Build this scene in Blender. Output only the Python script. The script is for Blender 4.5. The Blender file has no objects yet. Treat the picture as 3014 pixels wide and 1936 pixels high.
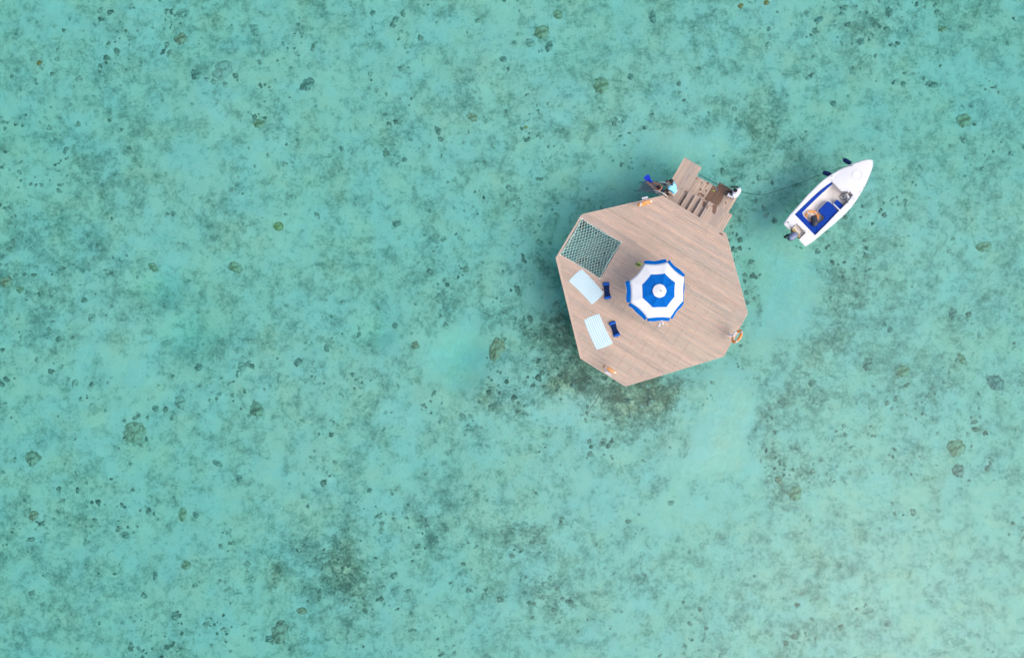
import bpy, bmesh, math, random
import numpy as np
from mathutils import Vector, Matrix
R = math.radians
random.seed(7)
S = bpy.context.scene
COL = S.collection

# ------------------------------------------------------------------ camera, sky, sun, exposure
DECK = 1.6                      # deck height over the water (metres)
CAMZ = DECK + 33.5
FPX = 2009.3                    # focal length in photograph pixels (24 mm on 36 mm)
cam = bpy.data.cameras.new('Camera'); cam.lens = 24; cam.sensor_width = 36; cam.clip_end = 6000; cam.clip_start = .5
camo = bpy.data.objects.new('Camera', cam); COL.objects.link(camo)
camo.location = (0, 0, CAMZ); camo.rotation_euler = (0, 0, 0)
S.camera = camo
SUN_EL, SUN_AZ = R(55), R(128)   # azimuth clockwise from +Y (photo up)
w = bpy.data.worlds.new('World'); S.world = w; w.use_nodes = True
nt = w.node_tree; bg = nt.nodes['Background']
sky = nt.nodes.new('ShaderNodeTexSky'); sky.sky_type = 'NISHITA'; sky.sun_disc = False
sky.sun_elevation = SUN_EL; sky.sun_rotation = SUN_AZ; sky.air_density = 1.0; sky.dust_density = 4.0; sky.ozone_density = 1.0
nt.links.new(sky.outputs[0], bg.inputs[0]); bg.inputs[1].default_value = 0.15
sl = bpy.data.lights.new('sun', 'SUN'); sl.energy = 1.05; sl.angle = R(60); sl.color = (1, .955, .91)
so = bpy.data.objects.new('sun', sl); COL.objects.link(so)
sd = Vector((math.sin(SUN_AZ)*math.cos(SUN_EL), math.cos(SUN_AZ)*math.cos(SUN_EL), math.sin(SUN_EL)))
so.rotation_euler = sd.to_track_quat('Z', 'Y').to_euler(); so.location = (20, -20, 40)
S.view_settings.view_transform = 'Standard'; S.view_settings.look = 'None'
S.view_settings.exposure = 0.40; S.view_settings.gamma = 1
S.cycles.max_bounces = 8; S.cycles.transparent_max_bounces = 12; S.cycles.volume_bounces = 0

def P(px, py, z):                # photograph pixel + real height -> point
    k = (CAMZ - z)/FPX
    return Vector(((px-1507)*k, -(py-968)*k, z))
def R3(x, y, z): return P(2260+x/5.133, 450+y/5.133, z)   # enlarged crops the boat and the landing were measured on
def R4(x, y, z): return P(1860+x/5.922, 440+y/5.922, z)
def R2(x, y, z): return P(1600+x/3.667, 740+y/3.667, z)
def R7(x, y, z): return P(1880+x/15.4, 500+y/15.4, z)
def R8(x, y, z): return P(2060+x/12.83, 500+y/12.83, z)

# ------------------------------------------------------------------ materials
def N(m, t, **kw):
    n = m.node_tree.nodes.new(t)
    for k, v in kw.items():
        if k in n.inputs: n.inputs[k].default_value = v
        else: setattr(n, k, v)
    return n
def L(m, a, b): m.node_tree.links.new(a, b)
def ramp(m, src, stops, interp='LINEAR'):
    r = N(m, 'ShaderNodeValToRGB'); r.color_ramp.interpolation = interp
    e = r.color_ramp.elements
    while len(e) < len(stops): e.new(.5)
    for i, (p, c) in enumerate(stops):
        e[i].position = p; e[i].color = (c, c, c, 1) if isinstance(c, (int, float)) else (*c, 1)
    L(m, src, r.inputs[0]); return r
def mix(m, f, a, b, mode='MIX'):
    n = N(m, 'ShaderNodeMix', data_type='RGBA', blend_type=mode)
    for s, v in ((n.inputs[0], f), (n.inputs[6], a), (n.inputs[7], b)):
        if hasattr(v, 'node'): L(m, v, s)
        elif isinstance(v, (int, float)): s.default_value = v
        else: s.default_value = (*v, 1)
    return n.outputs[2]
def math_(m, op, a, b=0, c=0, clamp=False):
    n = N(m, 'ShaderNodeMath', operation=op); n.use_clamp = clamp
    for i, v in enumerate((a, b, c)):
        if hasattr(v, 'node'): L(m, v, n.inputs[i])
        else: n.inputs[i].default_value = v
    return n.outputs[0]
def newmat(name):
    m = bpy.data.materials.new(name); m.use_nodes = True
    return m, m.node_tree.nodes['Principled BSDF']
def plain(name, col, rough=.5, var=.12, scale=8, metal=0, bump=0, spec=.5, mode='Object'):
    m, b = newmat(name)
    b.inputs['Roughness'].default_value = rough; b.inputs['Metallic'].default_value = metal
    b.inputs['Specular IOR Level'].default_value = spec
    tc = N(m, 'ShaderNodeTexCoord')
    n = N(m, 'ShaderNodeTexNoise', Scale=scale, Detail=5.0, Roughness=.6); L(m, tc.outputs[mode], n.inputs[0])
    r = ramp(m, n.outputs[0], [(.3, tuple(c*(1-var) for c in col)), (.7, tuple(min(1, c*(1+var)) for c in col))])
    L(m, r.outputs[0], b.inputs['Base Color'])
    if bump:
        bp = N(m, 'ShaderNodeBump', Strength=bump, Distance=.01); L(m, n.outputs[0], bp.inputs['Height']); L(m, bp.outputs[0], b.inputs['Normal'])
    return m

def wood(name, base, grey):
    """weathered planks: per-plank tone ('tone'), along-plank coordinate ('grain'), wet patches ('wet')"""
    m, b = newmat(name)
    t = N(m, 'ShaderNodeAttribute', attribute_name='tone'); g = N(m, 'ShaderNodeAttribute', attribute_name='grain')
    wt = N(m, 'ShaderNodeAttribute', attribute_name='wet')
    c1 = ramp(m, t.outputs['Fac'], [(0, tuple(x*.87 for x in base)), (.22, grey), (.5, base), (.8, tuple(x*1.07 for x in base)), (1, tuple(min(1, x*1.13) for x in base))])
    mp = N(m, 'ShaderNodeMapping'); mp.inputs['Scale'].default_value = (1.2, 22, 1); L(m, g.outputs['Vector'], mp.inputs[0])
    n = N(m, 'ShaderNodeTexNoise', Scale=1.6, Detail=6.0, Roughness=.65); L(m, mp.outputs[0], n.inputs[0])
    gr = ramp(m, n.outputs[0], [(.3, .80), (.7, 1.12)])
    c2 = mix(m, 1.0, c1.outputs[0], gr.outputs[0], 'MULTIPLY')
    n2 = N(m, 'ShaderNodeTexNoise', Scale=.9, Detail=3.0); L(m, g.outputs['Vector'], n2.inputs[0])
    bl = ramp(m, n2.outputs[0], [(.35, (.93, .93, .95)), (.65, (1.05, 1.02, .99))])
    c3 = mix(m, 1.0, c2, bl.outputs[0], 'MULTIPLY')
    n3 = N(m, 'ShaderNodeTexNoise', Scale=9.0, Detail=3.0); L(m, g.outputs['Vector'], n3.inputs[0])
    ws = math_(m, 'ADD', wt.outputs['Fac'], math_(m, 'MULTIPLY', math_(m, 'SUBTRACT', n3.outputs[0], .5), .7))
    wr = ramp(m, ws, [(.42, 0.0), (.58, 1.0)])
    c4 = mix(m, wr.outputs[0], c3, mix(m, 1.0, c3, (.37, .26, .22), 'MULTIPLY'))
    L(m, c4, b.inputs['Base Color'])
    rr = math_(m, 'MULTIPLY_ADD', wr.outputs[0], -.3, .75); L(m, rr, b.inputs['Roughness'])
    b.inputs['Specular IOR Level'].default_value = .3
    bp = N(m, 'ShaderNodeBump', Strength=.25, Distance=.004); L(m, n.outputs[0], bp.inputs['Height']); L(m, bp.outputs[0], b.inputs['Normal'])
    return m
M = {}
M['deck'] = wood('weathered_deck_wood', (.575, .43, .335), (.51, .41, .34))
M['stair'] = wood('weathered_stair_wood', (.50, .38, .30), (.42, .345, .295))
M['pile'] = plain('pile_wood', (.16, .12, .09), .85, .35, 6, bump=.4)
M['underframe'] = plain('underframe_wood', (.20, .14, .10), .85, .3, 6)
M['white_gel'] = plain('white_gelcoat', (.72, .72, .73), .3, .035, 1.5)
M['cream_gel'] = plain('cream_cockpit_floor', (.74, .69, .64), .5, .08, 3)
M['blue_vinyl'] = plain('royal_blue_vinyl', (.002, .045, .33), .6, .10, 6, bump=.15, spec=.12)
M['umb_blue'] = plain('blue_canvas', (.004, .135, .50), .9, .05, 14, bump=.1, spec=.05)
M['umb_white'] = plain('white_canvas', (.78, .78, .785), .8, .02, 10, bump=.1, spec=.15)
M['navy'] = plain('navy_fabric', (.008, .022, .10), .75, .25, 20, bump=.3, spec=.2)
M['mesh_navy'] = plain('navy_mesh', (.006, .022, .085), .85, .3, 60, bump=.4, spec=.15)
M['float_blue'] = plain('blue_float_fabric', (.006, .10, .45), .6, .12, 20, bump=.3, spec=.25)
M['black'] = plain('black_rubber', (.012, .012, .016), .55, .3, 20)
M['charcoal'] = plain('charcoal_plastic', (.045, .048, .06), .5, .3, 15)
M['cowl'] = plain('blue_grey_cowling', (.20, .23, .36), .35, .10, 4)
M['steel'] = plain('stainless_steel', (.78, .78, .78), .25, .04, 5, metal=.85)
M['orange'] = plain('orange_buoy', (.93, .35, .07), .5, .08, 6)
M['buoy_white'] = plain('white_band', (.80, .78, .76), .6, .05, 10)
M['sign_white'] = plain('white_plate', (.56, .56, .60), .5, .06, 8)
M['rope_white'] = plain('white_rope', (.62, .78, .72), .8, .12, 40)
M['rope_dark'] = plain('dark_rope', (.02, .03, .03), .8, .3, 40)
M['plywood'] = plain('plywood', (.40, .29, .10), .75, .25, 20)
M['lime'] = plain('lime_foam', (.36, .58, .04), .6, .12, 20)
M['grey_foam'] = plain('pale_grey_foam', (.60, .58, .62), .6, .08, 20)
M['skin_dark'] = plain('dark_brown_skin', (.085, .038, .026), .55, .12, 20)
M['skin_light'] = plain('tanned_skin', (.50, .27, .18), .55, .08, 20)
M['hair'] = plain('black_hair', (.006, .006, .009), .6, .4, 60, bump=.5)
M['shirt_blue'] = plain('light_blue_cotton', (.28, .66, .88), .85, .06, 8, bump=.2, spec=.1)
M['shirt_white'] = plain('white_cotton', (.78, .77, .85), .85, .04, 8, bump=.2, spec=.1)
M['khaki'] = plain('khaki_cotton', (.55, .42, .33), .85, .08, 12, bump=.2, spec=.1)
M['red'] = plain('red_plastic', (.75, .02, .02), .4, .1, 10)
M['fin_blue'] = plain('blue_fin_rubber', (.003, .035, .58), .45, .1, 10)
M['lens'] = plain('blue_mask_lens', (.06, .22, .55), .15, .1, 10)
M['purple'] = plain('plum_cotton', (.20, .06, .16), .85, .1, 12)

# ------------------------------------------------------------------ mesh helpers
class MB:
    def __init__(s): s.v = []; s.f = []; s.mi = []; s.att = {}
    def add(s, vs, fs, mi=0):
        o = len(s.v); s.v += [tuple(v) for v in vs]
        s.f += [tuple(i+o for i in f) for f in fs]; s.mi += [mi]*len(fs)
    def box(s, c, ax, ay, az, mi=0):       # centre and three half vectors
        c = Vector(c); ax = Vector(ax); ay = Vector(ay); az = Vector(az)
        vs = [c+i*ax+j*ay+k*az for k in (-1, 1) for j in (-1, 1) for i in (-1, 1)]
        s.add(vs, [(0, 2, 3, 1), (4, 5, 7, 6), (0, 1, 5, 4), (2, 6, 7, 3), (0, 4, 6, 2), (1, 3, 7, 5)], mi)
    def tube(s, pts, r, n=8, mi=0, cap=True, closed=False):
        pts = [Vector(p) for p in pts]; m = len(pts)
        rs = r if isinstance(r, (list, tuple)) else [r]*m
        up = Vector((0, 0, 1)); vs = []; prev = None
        for i, p in enumerate(pts):
            a = pts[(i-1) % m] if (closed or i > 0) else p
            b = pts[(i+1) % m] if (closed or i < m-1) else p
            d = (b-a).normalized() if (b-a).length > 1e-9 else Vector((1, 0, 0))
            if prev is None:
                x = d.cross(up) if abs(d.dot(up)) < .95 else d.cross(Vector((1, 0, 0)))
            else: x = prev - prev.dot(d)*d
            x.normalize(); prev = x; y = d.cross(x)
            vs += [p + rs[i]*(math.cos(2*math.pi*k/n)*x + math.sin(2*math.pi*k/n)*y) for k in range(n)]
        fs = []
        for i in range(m if closed else m-1):
            j = (i+1) % m
            fs += [(i*n+k, i*n+(k+1) % n, j*n+(k+1) % n, j*n+k) for k in range(n)]
        if cap and not closed: fs += [tuple(range(n))[::-1], tuple((m-1)*n+k for k in range(n))]
        s.add(vs, fs, mi)
    def prism(s, poly, z0, z1, mi=0):      # poly: xy points
        a = sum(poly[i][0]*poly[(i+1) % len(poly)][1]-poly[(i+1) % len(poly)][0]*poly[i][1] for i in range(len(poly)))
        if a < 0: poly = poly[::-1]
        n = len(poly)
        vs = [(p[0], p[1], z0) for p in poly] + [(p[0], p[1], z1) for p in poly]
        s.add(vs, [tuple(range(n))[::-1], tuple(range(n, 2*n))] + [(i, (i+1) % n, n+(i+1) % n, n+i) for i in range(n)], mi)
    def ell(s, c, ax, ay, az, nu=16, nv=10, mi=0):
        c = Vector(c); ax = Vector(ax); ay = Vector(ay); az = Vector(az); vs = []; fs = []
        for j in range(nv+1):
            t = math.pi*j/nv
            for i in range(nu):
                p = 2*math.pi*i/nu
                vs.append(c + math.sin(t)*math.cos(p)*ax + math.sin(t)*math.sin(p)*ay + math.cos(t)*az)
        for j in range(nv):
            for i in range(nu):
                fs.append((j*nu+i, (j+1)*nu+i, (j+1)*nu+(i+1) % nu, j*nu+(i+1) % nu))
        s.add(vs, fs, mi)
    def torus(s, c, ax, ay, r, n=36, k=10, mi=0, a0=0, a1=2*math.pi):
        pts = [Vector(c)+math.cos(a0+(a1-a0)*i/n)*Vector(ax)+math.sin(a0+(a1-a0)*i/n)*Vector(ay) for i in range(n if a1-a0 > 6.28 else n+1)]
        s.tube(pts, r, k, mi, closed=a1-a0 > 6.28)
    def build(s, name, mats, parent=None, smooth=True, bevel=0, sub=0, origin=None):
        me = bpy.data.meshes.new(name)
        off = Vector((0, 0, 0))
        if parent is not None:
            p = parent
            while p is not None: off += p.location; p = p.parent
        elif origin is not None: off = Vector(origin)
        me.from_pydata([(Vector(v)-off)[:] for v in s.v], [], s.f)
        mats = mats if isinstance(mats, (list, tuple)) else [mats]
        for m in mats: me.materials.append(M[m] if isinstance(m, str) else m)
        me.polygons.foreach_set('material_index', s.mi)
        for k, (typ, arr) in s.att.items():
            a = me.attributes.new(k, typ, 'POINT')
            a.data.foreach_set('value' if typ == 'FLOAT' else 'vector', np.array(arr, dtype='f').ravel())
        me.update()
        bm = bmesh.new(); bm.from_mesh(me)
        if not s.att: bmesh.ops.remove_doubles(bm, verts=bm.verts, dist=1e-5)
        bmesh.ops.recalc_face_normals(bm, faces=bm.faces)
        bm.to_mesh(me); bm.free()
        me.polygons.foreach_set('use_smooth', [smooth]*len(me.polygons))
        o = bpy.data.objects.new(name, me); COL.objects.link(o)
        if parent is not None: o.parent = parent
        else: o.location = off
        if bevel:
            b = o.modifiers.new('bevel', 'BEVEL'); b.width = bevel; b.segments = 2; b.limit_method = 'ANGLE'; b.angle_limit = R(40)
        if sub:
            b = o.modifiers.new('sub', 'SUBSURF'); b.levels = sub; b.render_levels = sub
        if smooth and not sub:
            try: me.set_sharp_from_angle(angle=R(38))
            except Exception: pass
        return o
def tag(o, label, cat=None, group=None, kind=None):
    if label: o['label'] = label
    if cat: o['category'] = cat
    if group: o['group'] = group
    if kind: o['kind'] = kind
    return o
def thing(name, loc, label, cat, group=None):
    o = bpy.data.objects.new(name, None); COL.objects.link(o); o.location = loc; o.empty_display_size = .2
    return tag(o, label, cat, group)
def bez(a, b, c, d, n=12):
    a, b, c, d = map(Vector, (a, b, c, d)); out = []
    for i in range(n+1):
        t = i/n; out.append((1-t)**3*a+3*(1-t)**2*t*b+3*(1-t)*t*t*c+t**3*d)
    return out

# ------------------------------------------------------------------ numeric noise
_tab = np.random.RandomState(11).rand(256, 256).astype('f')
def vn(x, y, s, seed=0):
    x = x/s+seed*17.31; y = y/s+seed*9.77
    xi = np.floor(x).astype(int); yi = np.floor(y).astype(int); fx = x-xi; fy = y-yi
    fx = fx*fx*(3-2*fx); fy = fy*fy*(3-2*fy)
    g = lambda a, b: _tab[(a*7+b*13) % 256, (b*5+a*3+seed*31) % 256]
    return (g(xi, yi)*(1-fx)+g(xi+1, yi)*fx)*(1-fy)+(g(xi, yi+1)*(1-fx)+g(xi+1, yi+1)*fx)*fy
def fbm(x, y, s, o=4, seed=0):
    t = 0; a = 1; n = 0
    for i in range(o):
        t = t+a*vn(x, y, s/2**i, seed+i*3); n += a; a *= .55
    return t/n

# ------------------------------------------------------------------ seabed
SB = -2.0
KS = (CAMZ-SB)/FPX
# (x, y, rx, ry, amount): algae, rubble and coral cover, plus platform shade painted in below the net; positive = more cover. Listed on the overview (2398 px wide)
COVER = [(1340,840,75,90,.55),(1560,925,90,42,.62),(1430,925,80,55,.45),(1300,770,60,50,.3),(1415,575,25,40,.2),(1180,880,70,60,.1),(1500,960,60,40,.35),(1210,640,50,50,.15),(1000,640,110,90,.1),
 (830,1345,50,100,.36),(645,1355,22,62,.50),(760,1330,70,70,.30),(700,1250,60,40,.15),(1130,940,50,40,.38),(960,960,40,30,.15),(1230,1270,70,40,.34),(1300,1400,70,60,.24),
 (1190,1230,50,40,.15),(1130,1170,50,40,.12),(1540,1330,60,60,.1),(1850,1130,55,60,.34),(1990,700,60,60,.12),(2130,1080,50,50,.12),(1750,280,80,50,.22),(1800,330,70,50,.26),(1730,420,40,40,.25),
 (1780,1010,45,50,.12),(1770,720,14,60,.42),(1755,650,14,40,.25),(1900,850,45,55,.25),(1960,780,50,40,.18),(1830,900,60,60,.15),(190,640,70,45,.22),(70,550,60,40,.12),
 (230,430,50,60,.16),(230,350,60,50,.12),(60,680,50,60,.08),(1390,210,30,30,.15),(1260,90,30,30,.12),(1640,60,80,50,.12),(2080,60,120,50,.14),(1850,150,60,60,.1),
 (2100,380,70,40,.1),(2000,600,50,70,.1),(2260,520,80,50,.08),(2230,900,60,60,.12),(1980,480,60,40,.04),(900,300,80,60,.06),(1050,330,60,40,.1),(700,560,80,60,.05),
 (300,1250,90,60,.05),(100,1420,60,80,.1),(60,1260,60,60,.06),(420,1150,60,60,.04),(250,1340,70,40,.08),(560,1010,60,60,.02),(1700,1440,80,50,.06),(2230,1370,70,80,.08),
 (1020,1230,60,90,.15),(1080,1400,50,50,.14),(1290,560,45,90,.2),(1310,500,25,40,.15),(1200,950,50,30,.2),(1330,880,60,40,.25),(480,170,60,50,.1),(250,150,60,60,.05),
 (1230,770,40,30,.15),(1500,1010,80,30,.2),(2100,790,60,50,.06),(2020,870,40,30,.1),(450,640,60,30,.05),(900,980,60,60,.08),(1180,1050,80,60,.05),
 # clear sand
 (1075,840,50,55,-.9),(1700,960,48,80,-.75),(1640,1080,70,45,-.4),(1780,790,30,70,-.3),(1840,640,62,92,-.8),(1590,345,100,25,-.72),(1440,400,60,28,-.55),(1700,1000,40,60,-.3),
 (1270,560,25,25,-.1),(1260,690,35,35,-.45),(1850,720,55,40,-.4),(1560,1200,110,50,-.25),(1480,430,60,40,-.5),(250,320,40,30,-.1),(450,390,80,50,-.22),(370,560,60,60,-.2),
 (300,900,90,70,-.22),(250,1000,110,40,-.12),(560,1190,120,60,-.12),(1380,1140,60,60,-.2),(1900,1180,50,40,-.2),(1690,1180,80,50,-.18),(2020,900,60,30,-.06),(1650,340,40,30,-.4),
 (1320,540,22,45,-.35),(2300,1170,80,50,-.12),(2180,1150,60,40,-.08),(660,1400,50,60,-.06),(1200,1450,60,40,-.12),(900,1500,80,40,-.1),(1100,560,60,50,-.12),(420,200,60,50,-.12),
 (960,1100,100,50,-.12),(1000,1340,80,60,-.12),(1640,940,40,30,-.2),(1620,1000,30,30,-.3),(1050,60,80,40,-.06),(1350,220,40,30,-.06),(1790,560,30,60,-.35),(1560,60,60,20,-.05),
 (2000,400,80,60,-.06),(2080,850,60,30,-.08),(470,1400,80,50,-.12),(380,1300,60,40,-.06),(150,970,120,60,-.02),(1900,340,60,40,-.05),(1820,870,14,40,-.1)]
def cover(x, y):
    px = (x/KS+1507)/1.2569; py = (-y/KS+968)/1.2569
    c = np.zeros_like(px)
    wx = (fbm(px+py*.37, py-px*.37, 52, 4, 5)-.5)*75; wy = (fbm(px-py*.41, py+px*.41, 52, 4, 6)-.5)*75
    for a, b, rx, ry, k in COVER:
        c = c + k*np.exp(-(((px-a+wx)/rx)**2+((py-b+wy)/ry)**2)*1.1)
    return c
def hollow(x, y):      # the sea floor is deeper in the sand hole, beside the platform and under the boat
    px = (x/KS+1507)/1.2569; py = (-y/KS+968)/1.2569; d = 0
    for a, b, rx, ry, k in [(1075,840,60,60,.6),(1520,390,120,45,.35),(1300,600,50,120,.5),(1800,620,90,110,.2),(1560,700,230,220,.35),(1650,1060,120,60,-.25),(1070,620,300,200,.1),(1440,940,200,50,-.35),
                            (370,680,60,40,.5),(880,780,40,30,.4),(440,790,60,50,.5)]:
        d = d + k*np.exp(-((px-a)/rx)**2-((py-b)/ry)**2)
    return d
def bed_z(x, y):
    c = cover(x, y)
    return SB - hollow(x, y) + (fbm(x, y, 5, 3, 1)-.5)*.35 + np.clip(c, 0, 1)*.35*fbm(x, y, 1.1, 3, 4) + (fbm(x, y, .8, 3, 8)-.5)*.12*np.clip(1+c*1.5, .2, 2)

def axis(lim, fine, step):
    a = list(np.arange(-lim, lim+1e-6, step)); s = step; e = lim
    out = []
    while e < 2500: s *= 1.35; e += s; out.append(e)
    return np.array([-v for v in out[::-1]]+a+out)
xs = axis(31, 0, .11); ys = axis(22, 0, .11)
X, Y = np.meshgrid(xs, ys); X = X.astype('f8'); Y = Y.astype('f8')
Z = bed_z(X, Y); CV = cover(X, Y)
def gridmesh(name, X, Y, Z):
    ny, nx = X.shape
    me = bpy.data.meshes.new(name)
    me.vertices.add(nx*ny); me.vertices.foreach_set('co', np.stack([X, Y, Z], -1).astype('f').ravel())
    i = np.arange(nx*ny).reshape(ny, nx)
    q = np.stack([i[:-1, :-1], i[:-1, 1:], i[1:, 1:], i[1:, :-1]], -1).reshape(-1, 4)
    me.loops.add(q.size); me.loops.foreach_set('vertex_index', q.ravel().astype('i'))
    me.polygons.add(len(q)); me.polygons.foreach_set('loop_start', (np.arange(len(q))*4).astype('i'))
    me.update(calc_edges=True); me.polygons.foreach_set('use_smooth', [True]*len(q))
    return me
me = gridmesh('seabed', X, Y, Z)
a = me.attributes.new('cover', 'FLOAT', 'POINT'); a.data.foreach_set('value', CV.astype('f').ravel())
bed = bpy.data.objects.new('seabed', me); COL.objects.link(bed)
tag(bed, 'pale coral sand seabed mottled with algae and rubble under clear water', kind='structure')

m, b = newmat('coral_sand'); M['sand'] = m
b.inputs['Roughness'].default_value = .9; b.inputs['Specular IOR Level'].default_value = .1
tc = N(m, 'ShaderNodeTexCoord'); O = tc.outputs['Object']
cv = N(m, 'ShaderNodeAttribute', attribute_name='cover').outputs['Fac']
def noise(m, scale, det=5., ro=.6, dist=0., off=0):
    mp = N(m, 'ShaderNodeMapping'); mp.inputs['Location'].default_value = (off, off*.7, off*.3); L(m, O, mp.inputs[0])
    n = N(m, 'ShaderNodeTexNoise', Scale=scale, Detail=det, Roughness=ro, Distortion=dist); L(m, mp.outputs[0], n.inputs[0]); return n.outputs[0]
nA = noise(m, .30, 4, .6, .2); nB = noise(m, .95, 4, .6, .2, 3); nC = noise(m, 2.7, 5, .68, .3, 7); nD = noise(m, 7.5, 5, .72, .2, 9); nE = noise(m, 24, 3, .7, 0, 15)
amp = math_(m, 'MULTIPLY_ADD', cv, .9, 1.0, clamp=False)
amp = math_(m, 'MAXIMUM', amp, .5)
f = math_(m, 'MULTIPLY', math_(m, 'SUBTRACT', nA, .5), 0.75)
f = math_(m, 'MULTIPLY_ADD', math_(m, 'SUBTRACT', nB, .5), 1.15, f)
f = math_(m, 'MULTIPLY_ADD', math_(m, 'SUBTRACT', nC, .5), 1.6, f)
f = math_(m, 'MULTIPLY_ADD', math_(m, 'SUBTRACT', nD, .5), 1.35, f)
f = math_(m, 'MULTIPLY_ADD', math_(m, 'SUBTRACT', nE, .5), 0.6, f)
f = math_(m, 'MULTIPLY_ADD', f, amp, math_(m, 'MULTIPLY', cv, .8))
# scalloped rims of plate and boulder corals
vm = N(m, 'ShaderNodeVectorMath', operation='ADD'); 
nz = N(m, 'ShaderNodeTexNoise', Scale=2.0, Detail=3.0); L(m, O, nz.inputs[0])
sc_ = N(m, 'ShaderNodeVectorMath', operation='SCALE'); L(m, nz.outputs['Color'], sc_.inputs[0]); sc_.inputs['Scale'].default_value = .35
L(m, O, vm.inputs[0]); L(m, sc_.outputs[0], vm.inputs[1])
vo = N(m, 'ShaderNodeTexVoronoi', feature='DISTANCE_TO_EDGE', Scale=3.6); L(m, vm.outputs[0], vo.inputs['Vector'])
ed = ramp(m, vo.outputs[0], [(0.0, 1.0), (.09, .0)])
edm = math_(m, 'MULTIPLY', ed.outputs[0], math_(m, 'MULTIPLY_ADD', f, 1.3, .05, clamp=True))
vc = N(m, 'ShaderNodeTexVoronoi', feature='F1', Scale=2.1, Randomness=1.0); L(m, vm.outputs[0], vc.inputs['Vector'])
sel = ramp(m, vc.outputs['Color'], [(.80, 0.0), (.82, 1.0)])
spot = ramp(m, vc.outputs['Distance'], [(.16, 1.0), (.30, 0.0)])
spots = math_(m, 'MULTIPLY', sel.outputs[0], spot.outputs[0])
f = math_(m, 'ADD', f, math_(m, 'MULTIPLY', spots, .33))
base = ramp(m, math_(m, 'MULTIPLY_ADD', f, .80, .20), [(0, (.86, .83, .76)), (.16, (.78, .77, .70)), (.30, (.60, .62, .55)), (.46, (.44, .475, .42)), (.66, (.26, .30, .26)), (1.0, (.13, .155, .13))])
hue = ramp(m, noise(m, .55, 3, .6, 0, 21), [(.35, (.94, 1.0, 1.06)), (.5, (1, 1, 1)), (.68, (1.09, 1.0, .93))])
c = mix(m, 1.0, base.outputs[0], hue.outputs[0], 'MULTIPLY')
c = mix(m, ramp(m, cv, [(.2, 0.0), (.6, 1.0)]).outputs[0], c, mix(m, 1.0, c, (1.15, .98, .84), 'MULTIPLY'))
c = mix(m, 1.0, c, ramp(m, math_(m, 'MULTIPLY_ADD', nC, .5, math_(m, 'MULTIPLY', nD, .5)), [(.38, .88), (.6, 1.06)]).outputs[0], 'MULTIPLY')
c = mix(m, math_(m, 'MULTIPLY', edm, .6), c, (.14, .15, .12))
L(m, c, b.inputs['Base Color'])
hb = math_(m, 'ADD', math_(m, 'MULTIPLY', nC, .6), math_(m, 'MULTIPLY', nD, .3))
bp = N(m, 'ShaderNodeBump', Strength=.6, Distance=.12); L(m, hb, bp.inputs['Height']); L(m, bp.outputs[0], b.inputs['Normal'])
bed.data.materials.append(m)

# coral material (per-lump tone)
def coralmat(name, stops):
    m, b = newmat(name); b.inputs['Roughness'].default_value = .95; b.inputs['Specular IOR Level'].default_value = .05
    t = N(m, 'ShaderNodeAttribute', attribute_name='tone'); r = ramp(m, t.outputs['Fac'], stops)
    tc = N(m, 'ShaderNodeTexCoord'); n = N(m, 'ShaderNodeTexNoise', Scale=7.0, Detail=5.0, Roughness=.7); L(m, tc.outputs['Object'], n.inputs[0])
    rr = ramp(m, n.outputs[0], [(.32, .55), (.5, 1.0), (.7, 1.45)])
    L(m, mix(m, 1.0, r.outputs[0], rr.outputs[0], 'MULTIPLY'), b.inputs['Base Color'])
    bp = N(m, 'ShaderNodeBump', Strength=.8, Distance=.06); L(m, n.outputs[0], bp.inputs['Height']); L(m, bp.outputs[0], b.inputs['Normal'])
    return m
M['rubble'] = coralmat('rubble_coral', [(0, (.13, .16, .135)), (.35, (.25, .285, .24)), (.7, (.46, .48, .42)), (1, (.76, .75, .68))])

# rubble: thousands of low lumps nobody could count
bm = bmesh.new(); bmesh.ops.create_icosphere(bm, subdivisions=2, radius=1)
iv = np.array([v.co[:] for v in bm.verts]); ifc = np.array([[v.index for v in f.verts] for f in bm.faces]); bm.free()
keep = np.array([i for i, f in enumerate(ifc) if iv[f, 2].max() > -.3]); ifc = ifc[keep]
rs = np.random.RandomState(5)
n0 = 30000
cx = rs.uniform(-30, 30, n0); cy = rs.uniform(-21, 21, n0)
cc = cover(cx, cy); dens = (fbm(cx, cy, 3.2, 3, 13)-.5)*2.2 + cc*1.5 + (fbm(cx, cy, .9, 2, 17)-.5)*1.6
pr = np.clip(.06+dens*.62, .0, 1); kp = rs.rand(n0) < pr*.62
cx, cy, cc, dens = cx[kp], cy[kp], cc[kp], dens[kp]
n1 = len(cx)
rad = np.exp(rs.normal(-2.75, .48, n1)); rad = np.clip(rad, .025, .15)*(1+.35*np.clip(cc, 0, 1))
tone = np.clip(.84-.50*np.clip(dens, -.3, 1.1)+rs.normal(0, .12, n1), .3, 1)
sx = rad*rs.uniform(.8, 1.3, n1); sy = rad*rs.uniform(.8, 1.3, n1); sz = rad*rs.uniform(.22, .5, n1); ang = rs.uniform(0, 6.28, n1)
zz = bed_z(cx, cy)
jit = np.clip(1+rs.normal(0, .30, (n1, len(iv))), .35, 1.9)
vx = iv[None, :, 0]*sx[:, None]*jit; vy = iv[None, :, 1]*sy[:, None]*jit; vz = iv[None, :, 2]*sz[:, None]*jit
VX = cx[:, None]+vx*np.cos(ang)[:, None]-vy*np.sin(ang)[:, None]; VY = cy[:, None]+vx*np.sin(ang)[:, None]+vy*np.cos(ang)[:, None]; VZ = zz[:, None]+vz
co = np.stack([VX, VY, VZ], -1).reshape(-1, 3).astype('f')
fc = (ifc[None]+(np.arange(n1)*len(iv))[:, None, None]).reshape(-1, 3)
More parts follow.
